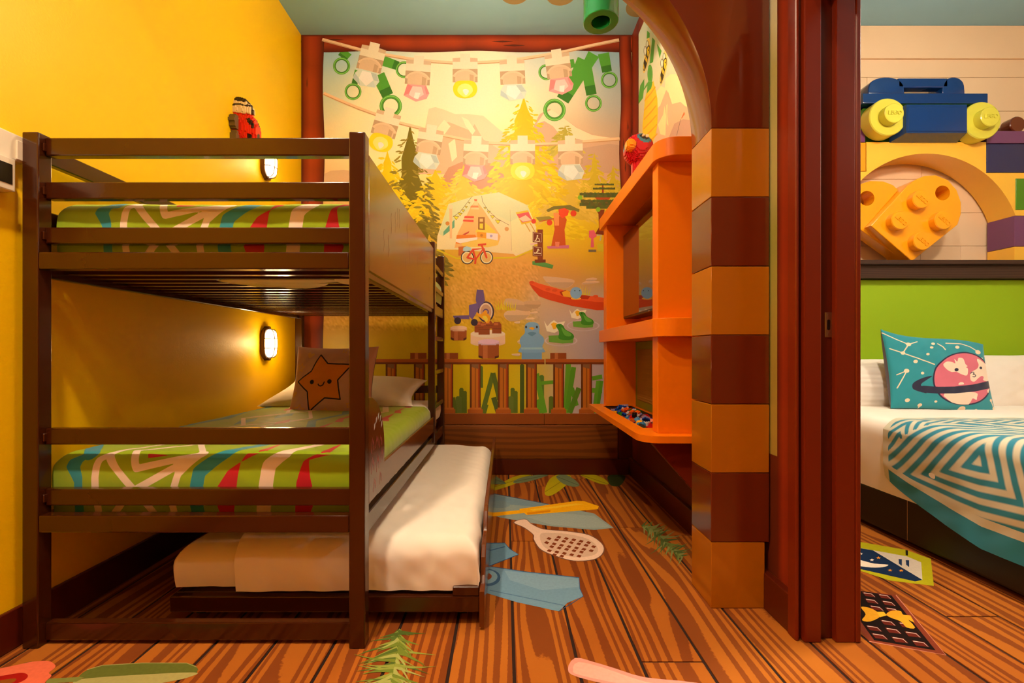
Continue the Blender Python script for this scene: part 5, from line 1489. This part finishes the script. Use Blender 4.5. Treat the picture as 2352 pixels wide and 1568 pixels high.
mk('handle_bar', box(fx(2060), fx(2175), hy - .03, hy + .03, fz(203), fz(181), .008, 2), M['dblue'], cb, smooth=20)


def round_light(px, py):
    x_, _, zz = pt(px, py, 3.04)
    g = mk('lamp_brick', lathe([(.125, 0), (.125, .073), (.12, .079), (.064, .079), (.064, .126), (.06, .129), (.001, .129)], 40,
           Matrix.Translation((x_, 3.119, zz)) @ Matrix.Rotation(math.radians(90), 4, 'X')), M['lens'], cb, smooth=30)
    mk('lettering', text_vf('LEGO', .036, .003, Matrix.Translation((x_, 3.119 - .131, zz)) @ Matrix.Rotation(math.radians(90), 4, 'X')), M['lens'], g)


round_light(2040, 268); round_light(2257, 276)

# heart brick
hb = empty('heart_brick', (fx(2095), 3.2, ZL), 'amber heart-shaped toy brick with four studs under the yellow arch', 'ornament')
HY = 3.10; HB = 3.25
def hx(px): return (px - CX) * HY / F
def hz_(py): return H + (CY - py) * HY / F
right_lobe = [(2095, 600), (2200, 516), (2208, 490), (2208, 465), (2198, 436), (2178, 413), (2150, 402), (2125, 403), (2104, 412), (2085, 425), (2000, 518)]
left_lobe = [(2100, 600), (2002, 517), (2080, 430), (2068, 418), (2045, 409), (2015, 408), (1988, 416), (1970, 432), (1960, 456), (1962, 486), (1974, 510)]


def with_hole(poly, cx_, cy_, r, ya_, yb_, nm):
    m_ = mk(nm, prism([(hx(x), hz_(y)) for x, y in poly], 'y', ya_, yb_, .005, 2), M['heart'], hb, smooth=20)
    cut = bpy.data.objects.new('cut', bpy.data.meshes.new('cut')); COL.objects.link(cut)
    v, f_ = lathe([(r * HY / F, -.3), (r * HY / F, .3)], 28, Matrix.Translation((hx(cx_), HY, hz_(cy_))) @ Matrix.Rotation(math.pi / 2, 4, 'X'))
    cut.data.from_pydata(v, [], f_)
    md = m_.modifiers.new('b', 'BOOLEAN'); md.object = cut; md.operation = 'DIFFERENCE'; md.solver = 'EXACT'
    cut.location = (0, 0, 0)
    bpy.context.view_layer.update()
    dg = bpy.context.evaluated_depsgraph_get(); me = bpy.data.meshes.new_from_object(m_.evaluated_get(dg))
    m_.modifiers.clear(); m_.data = me; bpy.data.objects.remove(cut)
    return m_


with_hole(right_lobe, 2165, 443, 17, HY, HB, 'raised_lobe')
with_hole(left_lobe, 2006, 449, 17.5, HY + .055, HB, 'low_lobe')
for (x, y) in ((2107, 461), (2059, 509), (2157, 509), (2109, 556)):
    s_ = mk('stud', lathe([(.062, 0), (.062, .045), (.058, .05), (.001, .05)], 28, Matrix.Translation((hx(x - 4), HY + .002, hz_(y + 1))) @ Matrix.Rotation(math.pi / 2, 4, 'X')), M['heart'], hb, smooth=20)
    mk('lettering', text_vf('LEGO', .037, .003, Matrix.Translation((hx(x - 4), HY - .0485, hz_(y + 1))) @ Matrix.Rotation(math.radians(90), 4, 'X') @ Matrix.Rotation(math.radians(-42), 4, 'Z')), M['heart'], s_)

kn = mk('round_brick', lathe([(.03, 0), (.03, .05), (.055, .06), (.055, .12), (.05, .125), (.001, .125)], 24, Matrix.Translation((fx(2358), 3.297, fz(276))) @ Matrix.Rotation(math.pi / 2, 4, 'X')), M['bk_brown'], smooth=20)
tag(kn, 'brown round toy brick mounted on the beige boards right of the blue build', 'ornament')

# ledge and headboard
M['ledge'] = grain_mat('dark_walnut_ledge', (70, 50, 42), (60, 42, 36), 'xz', 60, 2, .4, sx=10, sy=1)
lg = empty('headboard_ledge', (3.0, 3.2, 1.40), 'dark wooden ledge running along the top of the green headboard', 'ledge')
mk('shelf_board', box(1.13, 4.68, 3.035, 3.297, fz(612) , fz(602) - .001, .003), M['ledge'], lg)
mk('apron', box(1.13, 4.68, 3.06, 3.297, fz(642), fz(612), .003), M['ledge'], lg)
M['lime'] = mat('lime_green_upholstery', (152, 192, 16), .7, var=.03, bump=.05, bscale=300)
hbd = mk('headboard', box(1.5, 4.6, 3.10, 3.296, .2, fz(643) , .006, 2), M['lime'], smooth=20)
tag(hbd, 'lime green padded headboard panel behind the double bed', 'headboard')

# double bed
BX0, BX1, BY0, BY1 = 1.87, 3.7, 1.05, 3.09
db = empty('double_bed', (2.8, 2.0, 0), 'double bed with black leather base in the next room', 'bed')
mk('base', box(BX0 + .02, BX1 - .02, BY0 + .02, BY1, .02, .225, .015, 2), M['leather'], db, smooth=20)
mk('seam', box(BX0 + .0185, BX0 + .021, 2.135, 2.138, .03, .22, 0), M['steel'], db)
for (x, y) in ((BX0 + .1, BY0 + .1), (BX1 - .1, BY0 + .1), (BX0 + .1, BY1 - .1), (BX1 - .1, BY1 - .1)): mk('foot', box(x - .03, x + .03, y - .03, y + .03, 0, .02, .002), M['black'], db)
mm_ = mk('mattress', box(BX0 + .03, BX1 - .03, BY0 + .03, BY1 - .005, .226, .54, .04, 3), M['white'], db, smooth=20)
o = cover('white_duvet', BX0, BX1, BY0, BY1 - .01, .575, (.35, .35, .35, 0), .07, 110, 130, M['white'], seed=41, amp=.006, freq=5)
tag(o, 'white duvet covering the double bed', 'duvet')


def run_pat(U, V, x0, y0):
    s = U; Y = y0 + V                # s < 0 hangs down the side, Y runs to the headboard
    tri = np.array([(2.06, -.24), (1.60, -.20), (1.74, .26)]); cen = tri.mean(0)
    g = np.full(s.shape, -9.)
    for i in range(3):
        a_, b_ = tri[i], tri[(i + 1) % 3]; e_ = b_ - a_; nn = np.array([e_[1], -e_[0]]); nn = nn / np.hypot(*nn)
        if np.dot(cen - a_, nn) > 0: nn = -nn
        g = np.maximum(g, (Y - a_[0]) * nn[0] + (s - a_[1]) * nn[1])
    w_ = .0235
    t = np.abs(((g / w_) % 2) - 1) - .5
    chev = s * .55 + 1.15 * np.abs(Y - 2.135)
    t2 = np.abs(((chev / w_) % 2) - 1) - .5
    t3 = np.abs((((s * .8 + Y * .5) / .05) % 2) - 1) - .5
    m_left = (2.055 - Y) - .12 * np.clip(s, -.1, .4)
    out = np.where(g < .145, t, np.where(m_left < 0, t2, t3))
    out = np.where(s < -.275, 1, out); out = np.where(s < -.31, -1, out)
    out = np.where((Y > 2.2), 1, out)
    return {'teal': out * 3}


M['runner'] = layer_mat('teal_striped_bed_runner', (206, 204, 180), [('teal', (20, 132, 160))], .7, .3, .12)
o = cover('bed_runner', BX0 - .014, BX1 + .014, 1.03, 2.225, .592, (.425, .40, .40, 0), .075, 420, 260, M['runner'], seed=44, amp=.008, layers=run_pat, freq=6)
for v in o.data.vertices:                  # the hem hangs shorter towards the pillows
    w_ = o.matrix_basis @ v.co
    kk_ = .66 + .39 * min(1, max(0, (2.225 - w_.y) / .45)) ** .7
    zt2 = .592
    if w_.x < BX0 + .03: v.co.z += (zt2 - w_.z) * (1 - kk_) * max(0, min(1, (zt2 - w_.z - .03) / .05))
tag(o, 'teal and grey bed runner with nested triangle stripes over the double bed', 'bed runner')
wp = pillow('pillow', (2.42, 2.97, .70), .72, .36, .2, Matrix.Rotation(math.radians(66), 3, 'X'), M['white'], seed=51, pinch=.04, amp=.02)
tag(wp, 'white pillow half hidden behind the planet pillow', 'pillow')
wp = pillow('pillow', (3.36, 2.95, .71), .82, .40, .2, Matrix.Rotation(math.radians(66), 3, 'X'), M['white'], seed=53, pinch=.04, amp=.02)
tag(wp, 'white pillow to the right of the planet pillow', 'pillow')


def planet_pat(U, V):
    TL, TR, BR, BL = (112, 145), (1215, 240), (1440, 1228), (250, 1240)
    a_, b_ = (U + 1) / 2, (1 - V) / 2
    X = (1 - b_) * ((1 - a_) * TL[0] + a_ * TR[0]) + b_ * ((1 - a_) * BL[0] + a_ * BR[0]); Y = (1 - b_) * ((1 - a_) * TL[1] + a_ * TR[1]) + b_ * ((1 - a_) * BL[1] + a_ * BR[1])
    dots = np.full(X.shape, 99.)
    for (x, y, r) in ((372, 322, 27), (313, 456, 24), (352, 705, 29), (450, 572, 24), (530, 735, 19), (400, 1124, 27), (720, 1128, 16), (552, 1190, 25), (620, 360, 18), (580, 462, 18), (905, 352, 24), (1155, 398, 34), (1212, 482, 11), (1248, 436, 10), (1030, 1212, 40), (1190, 1208, 16), (1358, 1058, 20), (1402, 1158, 20), (640, 300, 20)):
        dots = np.minimum(dots, sdf_disc(X, Y, x, y, r))
    for pts in ([(115, 195), (372, 322), (470, 270)], [(372, 322), (313, 456)], [(180, 405), (313, 456), (660, 608)], [(250, 760), (352, 705), (270, 950)], [(552, 1190), (556, 1250)], [(690, 300), (745, 350), (770, 395)], [(780, 292), (960, 296), (1060, 330), (1140, 385)], [(1358, 1058), (1402, 1158), (1440, 1230)]):
        dots = np.minimum(dots, sdf_line(X, Y, pts, 13))
    pl = sdf_disc(X, Y, 1008, 790, 352, 360)
    wl = np.full(X.shape, 99.)
    for pts in ([(752, 610), (790, 568), (850, 575), (885, 592), (868, 525), (905, 565), (920, 512), (975, 520), (1000, 590), (1030, 625), (1010, 640), (1035, 660), (1030, 750), (960, 735), (900, 705), (850, 710), (790, 670)],
                [(1155, 500), (1230, 540), (1400, 640), (1400, 800), (1245, 810), (1240, 765), (1210, 750), (1160, 790), (1120, 830), (1080, 815), (1065, 750), (1085, 700), (1150, 650), (1165, 590), (1148, 540)],
                [(940, 880), (950, 850), (985, 845), (1000, 870)], [(795, 1010), (1140, 972), (1165, 1040), (1160, 1075), (1115, 1055), (1085, 1140), (1000, 1180), (880, 1120)], [(1300, 930), (1400, 890), (1380, 1010), (1340, 1000)]):
        wl = np.minimum(wl, sdf_poly(X, Y, curve(pts, 3)))
    wl = np.maximum(wl, pl)
    ring = np.minimum(sdf_line(X, Y, [(560, 960), (720, 968), (900, 955), (1120, 915), (1360, 845)], 96), sdf_poly(X, Y, curve([(640, 770), (540, 800), (450, 860), (425, 915), (450, 970), (560, 1008), (600, 1010), (600, 920), (530, 915), (530, 880), (570, 840)], 4)))
    face = np.minimum(sdf_disc(X, Y, 904, 678, 23), sdf_disc(X, Y, 1197, 636, 20))
    face = np.minimum(face, sdf_line(X, Y, [(1072, 722), (1085, 705), (1108, 702), (1115, 720), (1100, 732), (1125, 735), (1137, 752), (1120, 768), (1098, 764)], 10))
    k = 1 / 5.
    return {'dots': dots * k, 'outl': (pl - 10) * k, 'pink': (pl + 9) * k, 'land': wl * k, 'ring': np.minimum(ring, face) * k}


M['planet'] = layer_mat('teal_planet_pillow', (36, 146, 160), [('dots', (240, 216, 184)), ('outl', (34, 36, 70)), ('pink', (214, 108, 130)), ('land', (240, 218, 196)), ('ring', (34, 36, 66)), ('back', (56, 24, 62))], .75, .3, .1)
pc = Vector((2.60, 2.74, .785))
pp_ = pillow('throw_pillow', pc, .57, .46, .17, Matrix.Rotation(math.radians(-5), 3, 'Z') @ Matrix.Rotation(math.radians(76), 3, 'X') @ Matrix.Rotation(math.radians(-3), 3, 'Z'), M['planet'], n=170, seed=61, pat=planet_pat, pinch=.05, amp=.008, tip=-.035, asym=.55)
tag(pp_, 'teal throw pillow printed with a pink ringed planet on the double bed', 'pillow')

# ------------------------------------------------------------------ pictures printed in the carpet
def floor_plane(px, py, l):
    Y = H * F / (py - CY)
    return ((px - CX) * Y / F, Y, .0004 + l * .00006)


def FP(): return Print(floor_plane, (1.0, 1.05, 1.15))


Q5 = zoomed(760, 960, 2.579); Q6 = zoomed(1250, 1050, 3.027); Q7 = zoomed(1700, 1150, 3.607); Q0 = zoomed(0, 1480, 4.9)


def fbuild(p, nm): return p.build(nm, floor, M['carpetprint'])


# pale blue surfboard
p = FP()
p.poly(Q5([(900, 460), (950, 445), (1290, 510), (1560, 565), (1675, 650), (1560, 662), (1300, 640), (1000, 588), (880, 545)]), (146, 160, 150), 1)
p.poly(Q5([(900, 470), (950, 452), (1270, 510), (1270, 530), (920, 500)]), (122, 148, 156), 2)
p.circle(*Q5([(1000, 512)])[0], 24, (128, 150, 152), 3, ry=8); p.line(Q5([(900, 460), (950, 445), (1290, 510)]), 1.4, (60, 84, 110), 3)
p.poly(Q5([(1160, 585), (1330, 560), (1560, 580), (1660, 648), (1500, 650), (1300, 630)]), (158, 170, 160), 2)
fbuild(p, 'printed_surfboard')
p = FP()
p.poly(Q5([(890, 566), (1120, 545), (1115, 538), (1460, 490), (1500, 492), (1588, 522), (1580, 540), (1160, 574), (1145, 562), (890, 590)]), (250, 176, 12), 5)
p.poly(Q5([(1160, 560), (1300, 545), (1300, 555), (1165, 572)]), (226, 140, 10), 6); p.poly(Q5([(1180, 540), (1450, 505), (1500, 510), (1200, 550)]), (255, 194, 40), 6)
fbuild(p, 'printed_paddle')
# racket
p = FP()
p.poly(Q5(curve([(1078, 618), (1150, 597), (1190, 625), (1260, 655), (1400, 668), (1530, 690), (1610, 745), (1616, 800), (1560, 840), (1440, 848), (1330, 820), (1240, 780), (1200, 720), (1195, 690), (1140, 650)], 5)), (120, 80, 60), 6)
p.poly(Q5(curve([(1086, 618), (1150, 600), (1190, 629), (1260, 659), (1400, 672), (1528, 694), (1606, 747), (1610, 798), (1556, 836), (1440, 844), (1334, 816), (1246, 778), (1205, 722), (1200, 690), (1146, 648)], 5)), (236, 200, 172), 7)
p.poly(Q5(curve([(1240, 690), (1300, 680), (1420, 690), (1530, 720), (1580, 770), (1560, 810), (1450, 825), (1340, 800), (1260, 760)], 5)), (214, 178, 150), 8)
for r in range(6):
    for q in range(8):
        x = 1262 + q * 44 + (r % 2) * 22 + r * 8; y = 690 + r * 24 + q * 8
        if ((x - 1412) / 158) ** 2 + ((y - 755) / 72) ** 2 < .95:
            p.poly(Q5([(x - 16, y + 2), (x - 4, y - 9), (x + 16, y - 3), (x + 6, y + 9)]), (126, 58, 26), 9)
fbuild(p, 'printed_racket')
# swim fins
p = FP()
p.poly(Q5([(870, 742), (1030, 740), (1060, 775), (1112, 808), (1000, 852), (930, 880), (860, 880)]), (104, 142, 164), 5)
p.line(Q5([(870, 742), (1030, 740), (1060, 775), (1112, 808), (930, 880)]), 1.6, (52, 80, 112), 6); p.line(Q5([(900, 795), (1030, 762)]), 2, (58, 92, 128), 6)
fbuild(p, 'printed_swim_fin')
p = FP()
p.poly(Q5([(850, 890), (950, 880), (1150, 910), (1470, 945), (1475, 1010), (1495, 1055), (1400, 1095), (1350, 1145), (1100, 1090), (900, 1030), (850, 1020)]), (112, 148, 168), 5)
p.poly(Q5([(1030, 905), (1465, 950), (1470, 1000), (1250, 1020), (1060, 960)]), (126, 158, 174), 6)
p.circle(*Q5([(925, 945)])[0], 31, (64, 98, 130), 7, ry=20); p.circle(*Q5([(920, 940)])[0], 26, (130, 166, 180), 8, ry=16); p.circle(*Q5([(912, 938)])[0], 16, (140, 70, 40), 9, ry=9)
p.line(Q5([(950, 880), (1150, 910), (1470, 945), (1475, 1010), (1495, 1055), (1350, 1145)]), 1.6, (56, 84, 116), 7); p.line(Q5([(940, 1020), (1380, 1110)]), 2, (84, 120, 146), 7)
fbuild(p, 'printed_swim_fin')
# leaves by the skirting board
LV = [([(900, 430), (1000, 390), (1090, 345), (1190, 325), (1100, 385), (1000, 420), (920, 440)], (176, 160, 16)), ([(1080, 378), (1130, 352), (1230, 325), (1290, 328), (1200, 368), (1110, 386)], (112, 124, 84)),
      ([(1265, 440), (1290, 370), (1340, 335), (1420, 340), (1400, 390), (1340, 440), (1290, 462)], (184, 166, 14)), ([(1335, 345), (1390, 335), (1450, 370), (1472, 400), (1430, 406), (1370, 385)], (116, 128, 88)),
      ([(1480, 335), (1560, 330), (1620, 360), (1645, 392), (1590, 388), (1510, 355)], (178, 160, 14)), ([(1640, 345), (1690, 330), (1745, 345), (1720, 395), (1680, 405), (1650, 390)], (52, 62, 24)), ([(915, 345), (960, 335), (1035, 385), (1000, 392), (920, 390)], (108, 120, 80))]
for li, (pts, c_) in enumerate(LV):
    p = FP(); q = [(x, max(y, 336)) for x, y in pts]
    p.poly(Q5(curve(q, 4)), c_, 3 + 2 * li); xs_ = [u for u, v in q]; i0, i1 = xs_.index(min(xs_)), xs_.index(max(xs_))
    p.line(Q5([q[i0], q[i1]]), 1.2, tuple(v * .75 for v in c_), 4 + 2 * li); fbuild(p, 'printed_leaf')


def tuft(path, n, L0, wd, seed, Q, cs, nm, fl=.5):
    """spiky air plant: many pointed leaves along a stem"""
    r = random.Random(seed); p = FP()
    P = [np.array(q, float) for q in path]
    for i in range(n):
        t = i / (n - 1) * (len(P) - 1); k = min(int(t), len(P) - 2); o_ = P[k] + (P[k + 1] - P[k]) * (t - k)
        d = (P[k + 1] - P[k]); ang = math.atan2(d[1], d[0]) + (1 if i % 2 else -1) * r.uniform(.5, 1.5)
        L = L0 * r.uniform(.6, 1.25) * (.55 + .45 * math.sin(math.pi * i / n)); bend = r.uniform(-.7, .7)
        pts = []; a_ = ang; q = o_.copy()
        for j in range(5): pts.append(tuple(q)); q = q + np.array([math.cos(a_), math.sin(a_) * fl]) * L / 4; a_ += bend / 4
        p.line(Q(pts), wd, r.choice(cs), 4 + i % 6, .3)
    return fbuild(p, nm)


tuft([(400, 1255), (400, 1330), (385, 1420), (370, 1500), (350, 1580)], 64, 250, 8, 4, Q5, [(112, 128, 44), (140, 150, 62), (84, 104, 40), (160, 164, 86)], 'printed_air_plant', .55)
tuft([(680, 480), (760, 510), (830, 575), (880, 640), (960, 690)], 60, 130, 5, 6, Q6, [(112, 124, 56), (84, 100, 46), (134, 142, 78)], 'printed_air_plant', .8)
# pink plank shape near the camera, flower and leaf
p = FP()
p.poly(Q6(curve([(165, 1475), (215, 1395), (350, 1425), (500, 1470), (700, 1530), (1060, 1568), (1300, 1640), (1000, 1660), (600, 1610), (240, 1530)], 3)), (226, 150, 132), 4)
p.poly(Q6(curve([(200, 1480), (235, 1425), (400, 1460), (700, 1560), (1000, 1610), (600, 1585), (250, 1515)], 3)), (240, 172, 152), 5)
fbuild(p, 'printed_ribbon')
p = FP()
p.poly(Q0(curve([(-200, 300), (0, 270), (260, 215), (360, 195), (540, 185), (620, 230), (610, 270), (550, 320), (580, 350), (520, 410), (400, 520), (0, 600), (-300, 560)], 4)), (236, 112, 76), 5)
p.poly(Q0(curve([(-100, 390), (100, 340), (260, 320), (315, 355), (260, 410), (100, 470), (-100, 520)], 4)), (170, 24, 14), 6); p.poly(Q0(curve([(-60, 430), (60, 395), (180, 385), (140, 430), (0, 480)], 4)), (150, 80, 16), 7)
p.poly(Q0([(260, 210), (360, 190), (320, 218)]), (70, 84, 40), 4)
fbuild(p, 'printed_flower')
p = FP()
p.poly(Q0(curve([(890, 360), (980, 290), (1150, 240), (1600, 212), (2100, 212), (2215, 260), (2220, 300), (2150, 330), (1600, 350), (1200, 370), (950, 385)], 4)), (100, 108, 42), 5)
p.poly(Q0(curve([(820, 430), (960, 385), (1500, 345), (2190, 315), (2120, 370), (1900, 420), (1500, 480), (900, 500)], 4)), (170, 162, 96), 6)
p.poly(Q0([(520, 410), (560, 385), (900, 365), (950, 375), (860, 420), (520, 440)]), (128, 132, 62), 6); p.line(Q0([(980, 285), (1150, 236), (1600, 209), (2100, 210), (2215, 255)]), 1.6, (160, 156, 90), 7)
fbuild(p, 'printed_leaf')
# bedside card with moon and chocolate bar
p = FP()
p.poly(Q7([(760, 300), (980, 338), (1370, 405), (1580, 480), (1605, 705), (1240, 660), (980, 575), (760, 520)]), (176, 164, 20), 3)
p.poly(Q7([(760, 345), (980, 388), (1380, 460), (1500, 510), (1510, 655), (1450, 668), (980, 560), (760, 500)]), (205, 186, 160), 4)
p.poly(Q7([(760, 360), (980, 390), (1100, 410), (1510, 655), (1450, 668), (980, 562), (760, 505)]), (22, 40, 66), 5)
p.poly(Q7(curve([(900, 470), (1000, 492), (1110, 520), (1228, 530), (1180, 550), (1080, 552), (960, 535), (880, 510)], 3)), (232, 208, 178), 6)
for (x, y, c_) in ((998, 438, (236, 210, 180)), (1092, 490, (236, 210, 180)), (1146, 472, (226, 140, 40)), (1242, 576, (226, 140, 40)), (1334, 578, (226, 140, 40))):
    p.poly(Q7([(x + (22 if k % 2 == 0 else 9) * math.sin(k * math.pi / 5), y - (12 if k % 2 == 0 else 5) * math.cos(k * math.pi / 5)) for k in range(10)]), c_, 7)
for x in (1312, 1372): p.poly(Q7([(x, 482 + (x - 1312) * .15), (x + 28, 484 + (x - 1312) * .15), (x + 28, 540 + (x - 1312) * .15), (x + 4, 522 + (x - 1312) * .15)]), (30, 50, 80), 6)
p.poly(Q7([(1370, 408), (1390, 412), (1390, 455), (1372, 450)]), (30, 26, 16), 7)
fbuild(p, 'printed_night_card')
p = FP()
p.poly(Q7([(985, 745), (1290, 780), (1705, 1278), (1070, 1165), (985, 1060)]), (120, 50, 28), 3); p.line(Q7([(1290, 780), (1705, 1278), (1070, 1165)]), 2, (196, 120, 90), 4)
p.poly(Q7([(985, 745), (1255, 785), (1620, 1240), (1110, 1155), (1000, 1000), (985, 900)]), (26, 12, 8), 5)
for (x, y) in ((1010, 755), (1140, 770), (1030, 808), (1170, 825), (1070, 865), (1200, 882), (1160, 985), (1040, 1030), (1200, 1050), (1310, 1005), (1085, 1095), (1250, 1125), (1360, 1080), (1420, 1155)):
    s_ = .85 + (y - 750) / 1600.
    p.poly(Q7([(x, y), (x + 95 * s_, y + 14 * s_), (x + 135 * s_, y + 52 * s_), (x + 34 * s_, y + 40 * s_)]), (96, 30, 18), 6); p.line(Q7([(x + 14, y + 8), (x + 92 * s_, y + 20 * s_), (x + 125 * s_, y + 50 * s_)]), 1.8, (214, 170, 150), 7, .6)
p.poly(Q7(curve([(1000, 880), (1080, 890), (1140, 925), (1160, 960), (1080, 1000), (1010, 990), (1040, 940)], 3)), (222, 150, 30), 8); p.poly(Q7(curve([(1210, 940), (1260, 910), (1330, 915), (1350, 945), (1450, 1050), (1380, 1050), (1330, 1000), (1250, 970)], 3)), (222, 150, 30), 8)
p.poly(Q7([(1130, 920), (1190, 920), (1215, 950), (1160, 965)]), (240, 172, 40), 9); p.poly(Q7([(1350, 945), (1410, 950), (1445, 1010), (1390, 985)]), (222, 150, 30), 8)
fbuild(p, 'printed_chocolate_bar')

# downlight fittings and the added fill globes
M['ring'] = mat('white_downlight_ring', (226, 216, 200), .4)
M['disc'] = mat('lit_downlight_disc', (255, 230, 190), .4, var=0, emit=4)
for i, (x, y, w_, s_, _) in enumerate(DOWNLIGHTS):
    e_ = empty('ceiling_light', (x, y, CEIL - .025), f'round recessed ceiling light {["over the foot of the bunk bed", "in front of the brick archway", "just inside the bedroom door"][i]}', 'ceiling light')
    T_ = Matrix.Translation((x, y, CEIL - .025))
    mk('trim_ring', lathe([(s_ / 2 + .004, .025), (s_ / 2 + .004, 0), (s_ / 2 + .03, 0), (s_ / 2 + .034, .025)], 32, T_, close=False), M['ring'], e_, smooth=20)
    mk('diffuser', lathe([(s_ / 2 + .004, .018), (s_ / 2 + .004, .022)], 32, T_), M['disc'], e_)
for i, (x, y, z_, w_) in enumerate(FILL_GLOBES):
    e_ = empty('fill_globe', (x, y, z_ - .09), f'added out-of-view fill globe {["between the bunk bed and the shelf unit", "near the room entrance", "over the double bed", "at the foot of the double bed"][i]}', 'pendant lamp')
    gm, gnt, gb = nmat('fill_globe_glow'); gb.inputs['Base Color'].default_value = (.9, .85, .75, 1)
    gb.inputs['Emission Color'].default_value = (*(WARM if i < 2 else lin((255, 232, 206))), 1); gb.inputs['Emission Strength'].default_value = w_ / (math.pi * 4 * math.pi * .09 ** 2)
    mk('globe', lathe([(.09 * math.sin(t), -.09 * math.cos(t)) for t in np.linspace(.08, math.pi - .08, 7)], 10, Matrix.Translation((x, y, z_))), gm, e_, smooth=60)
    mk('stem', lathe([(.006, .085), (.006, CEIL - z_)], 10, Matrix.Translation((x, y, z_))), M['lampmetal'], e_)
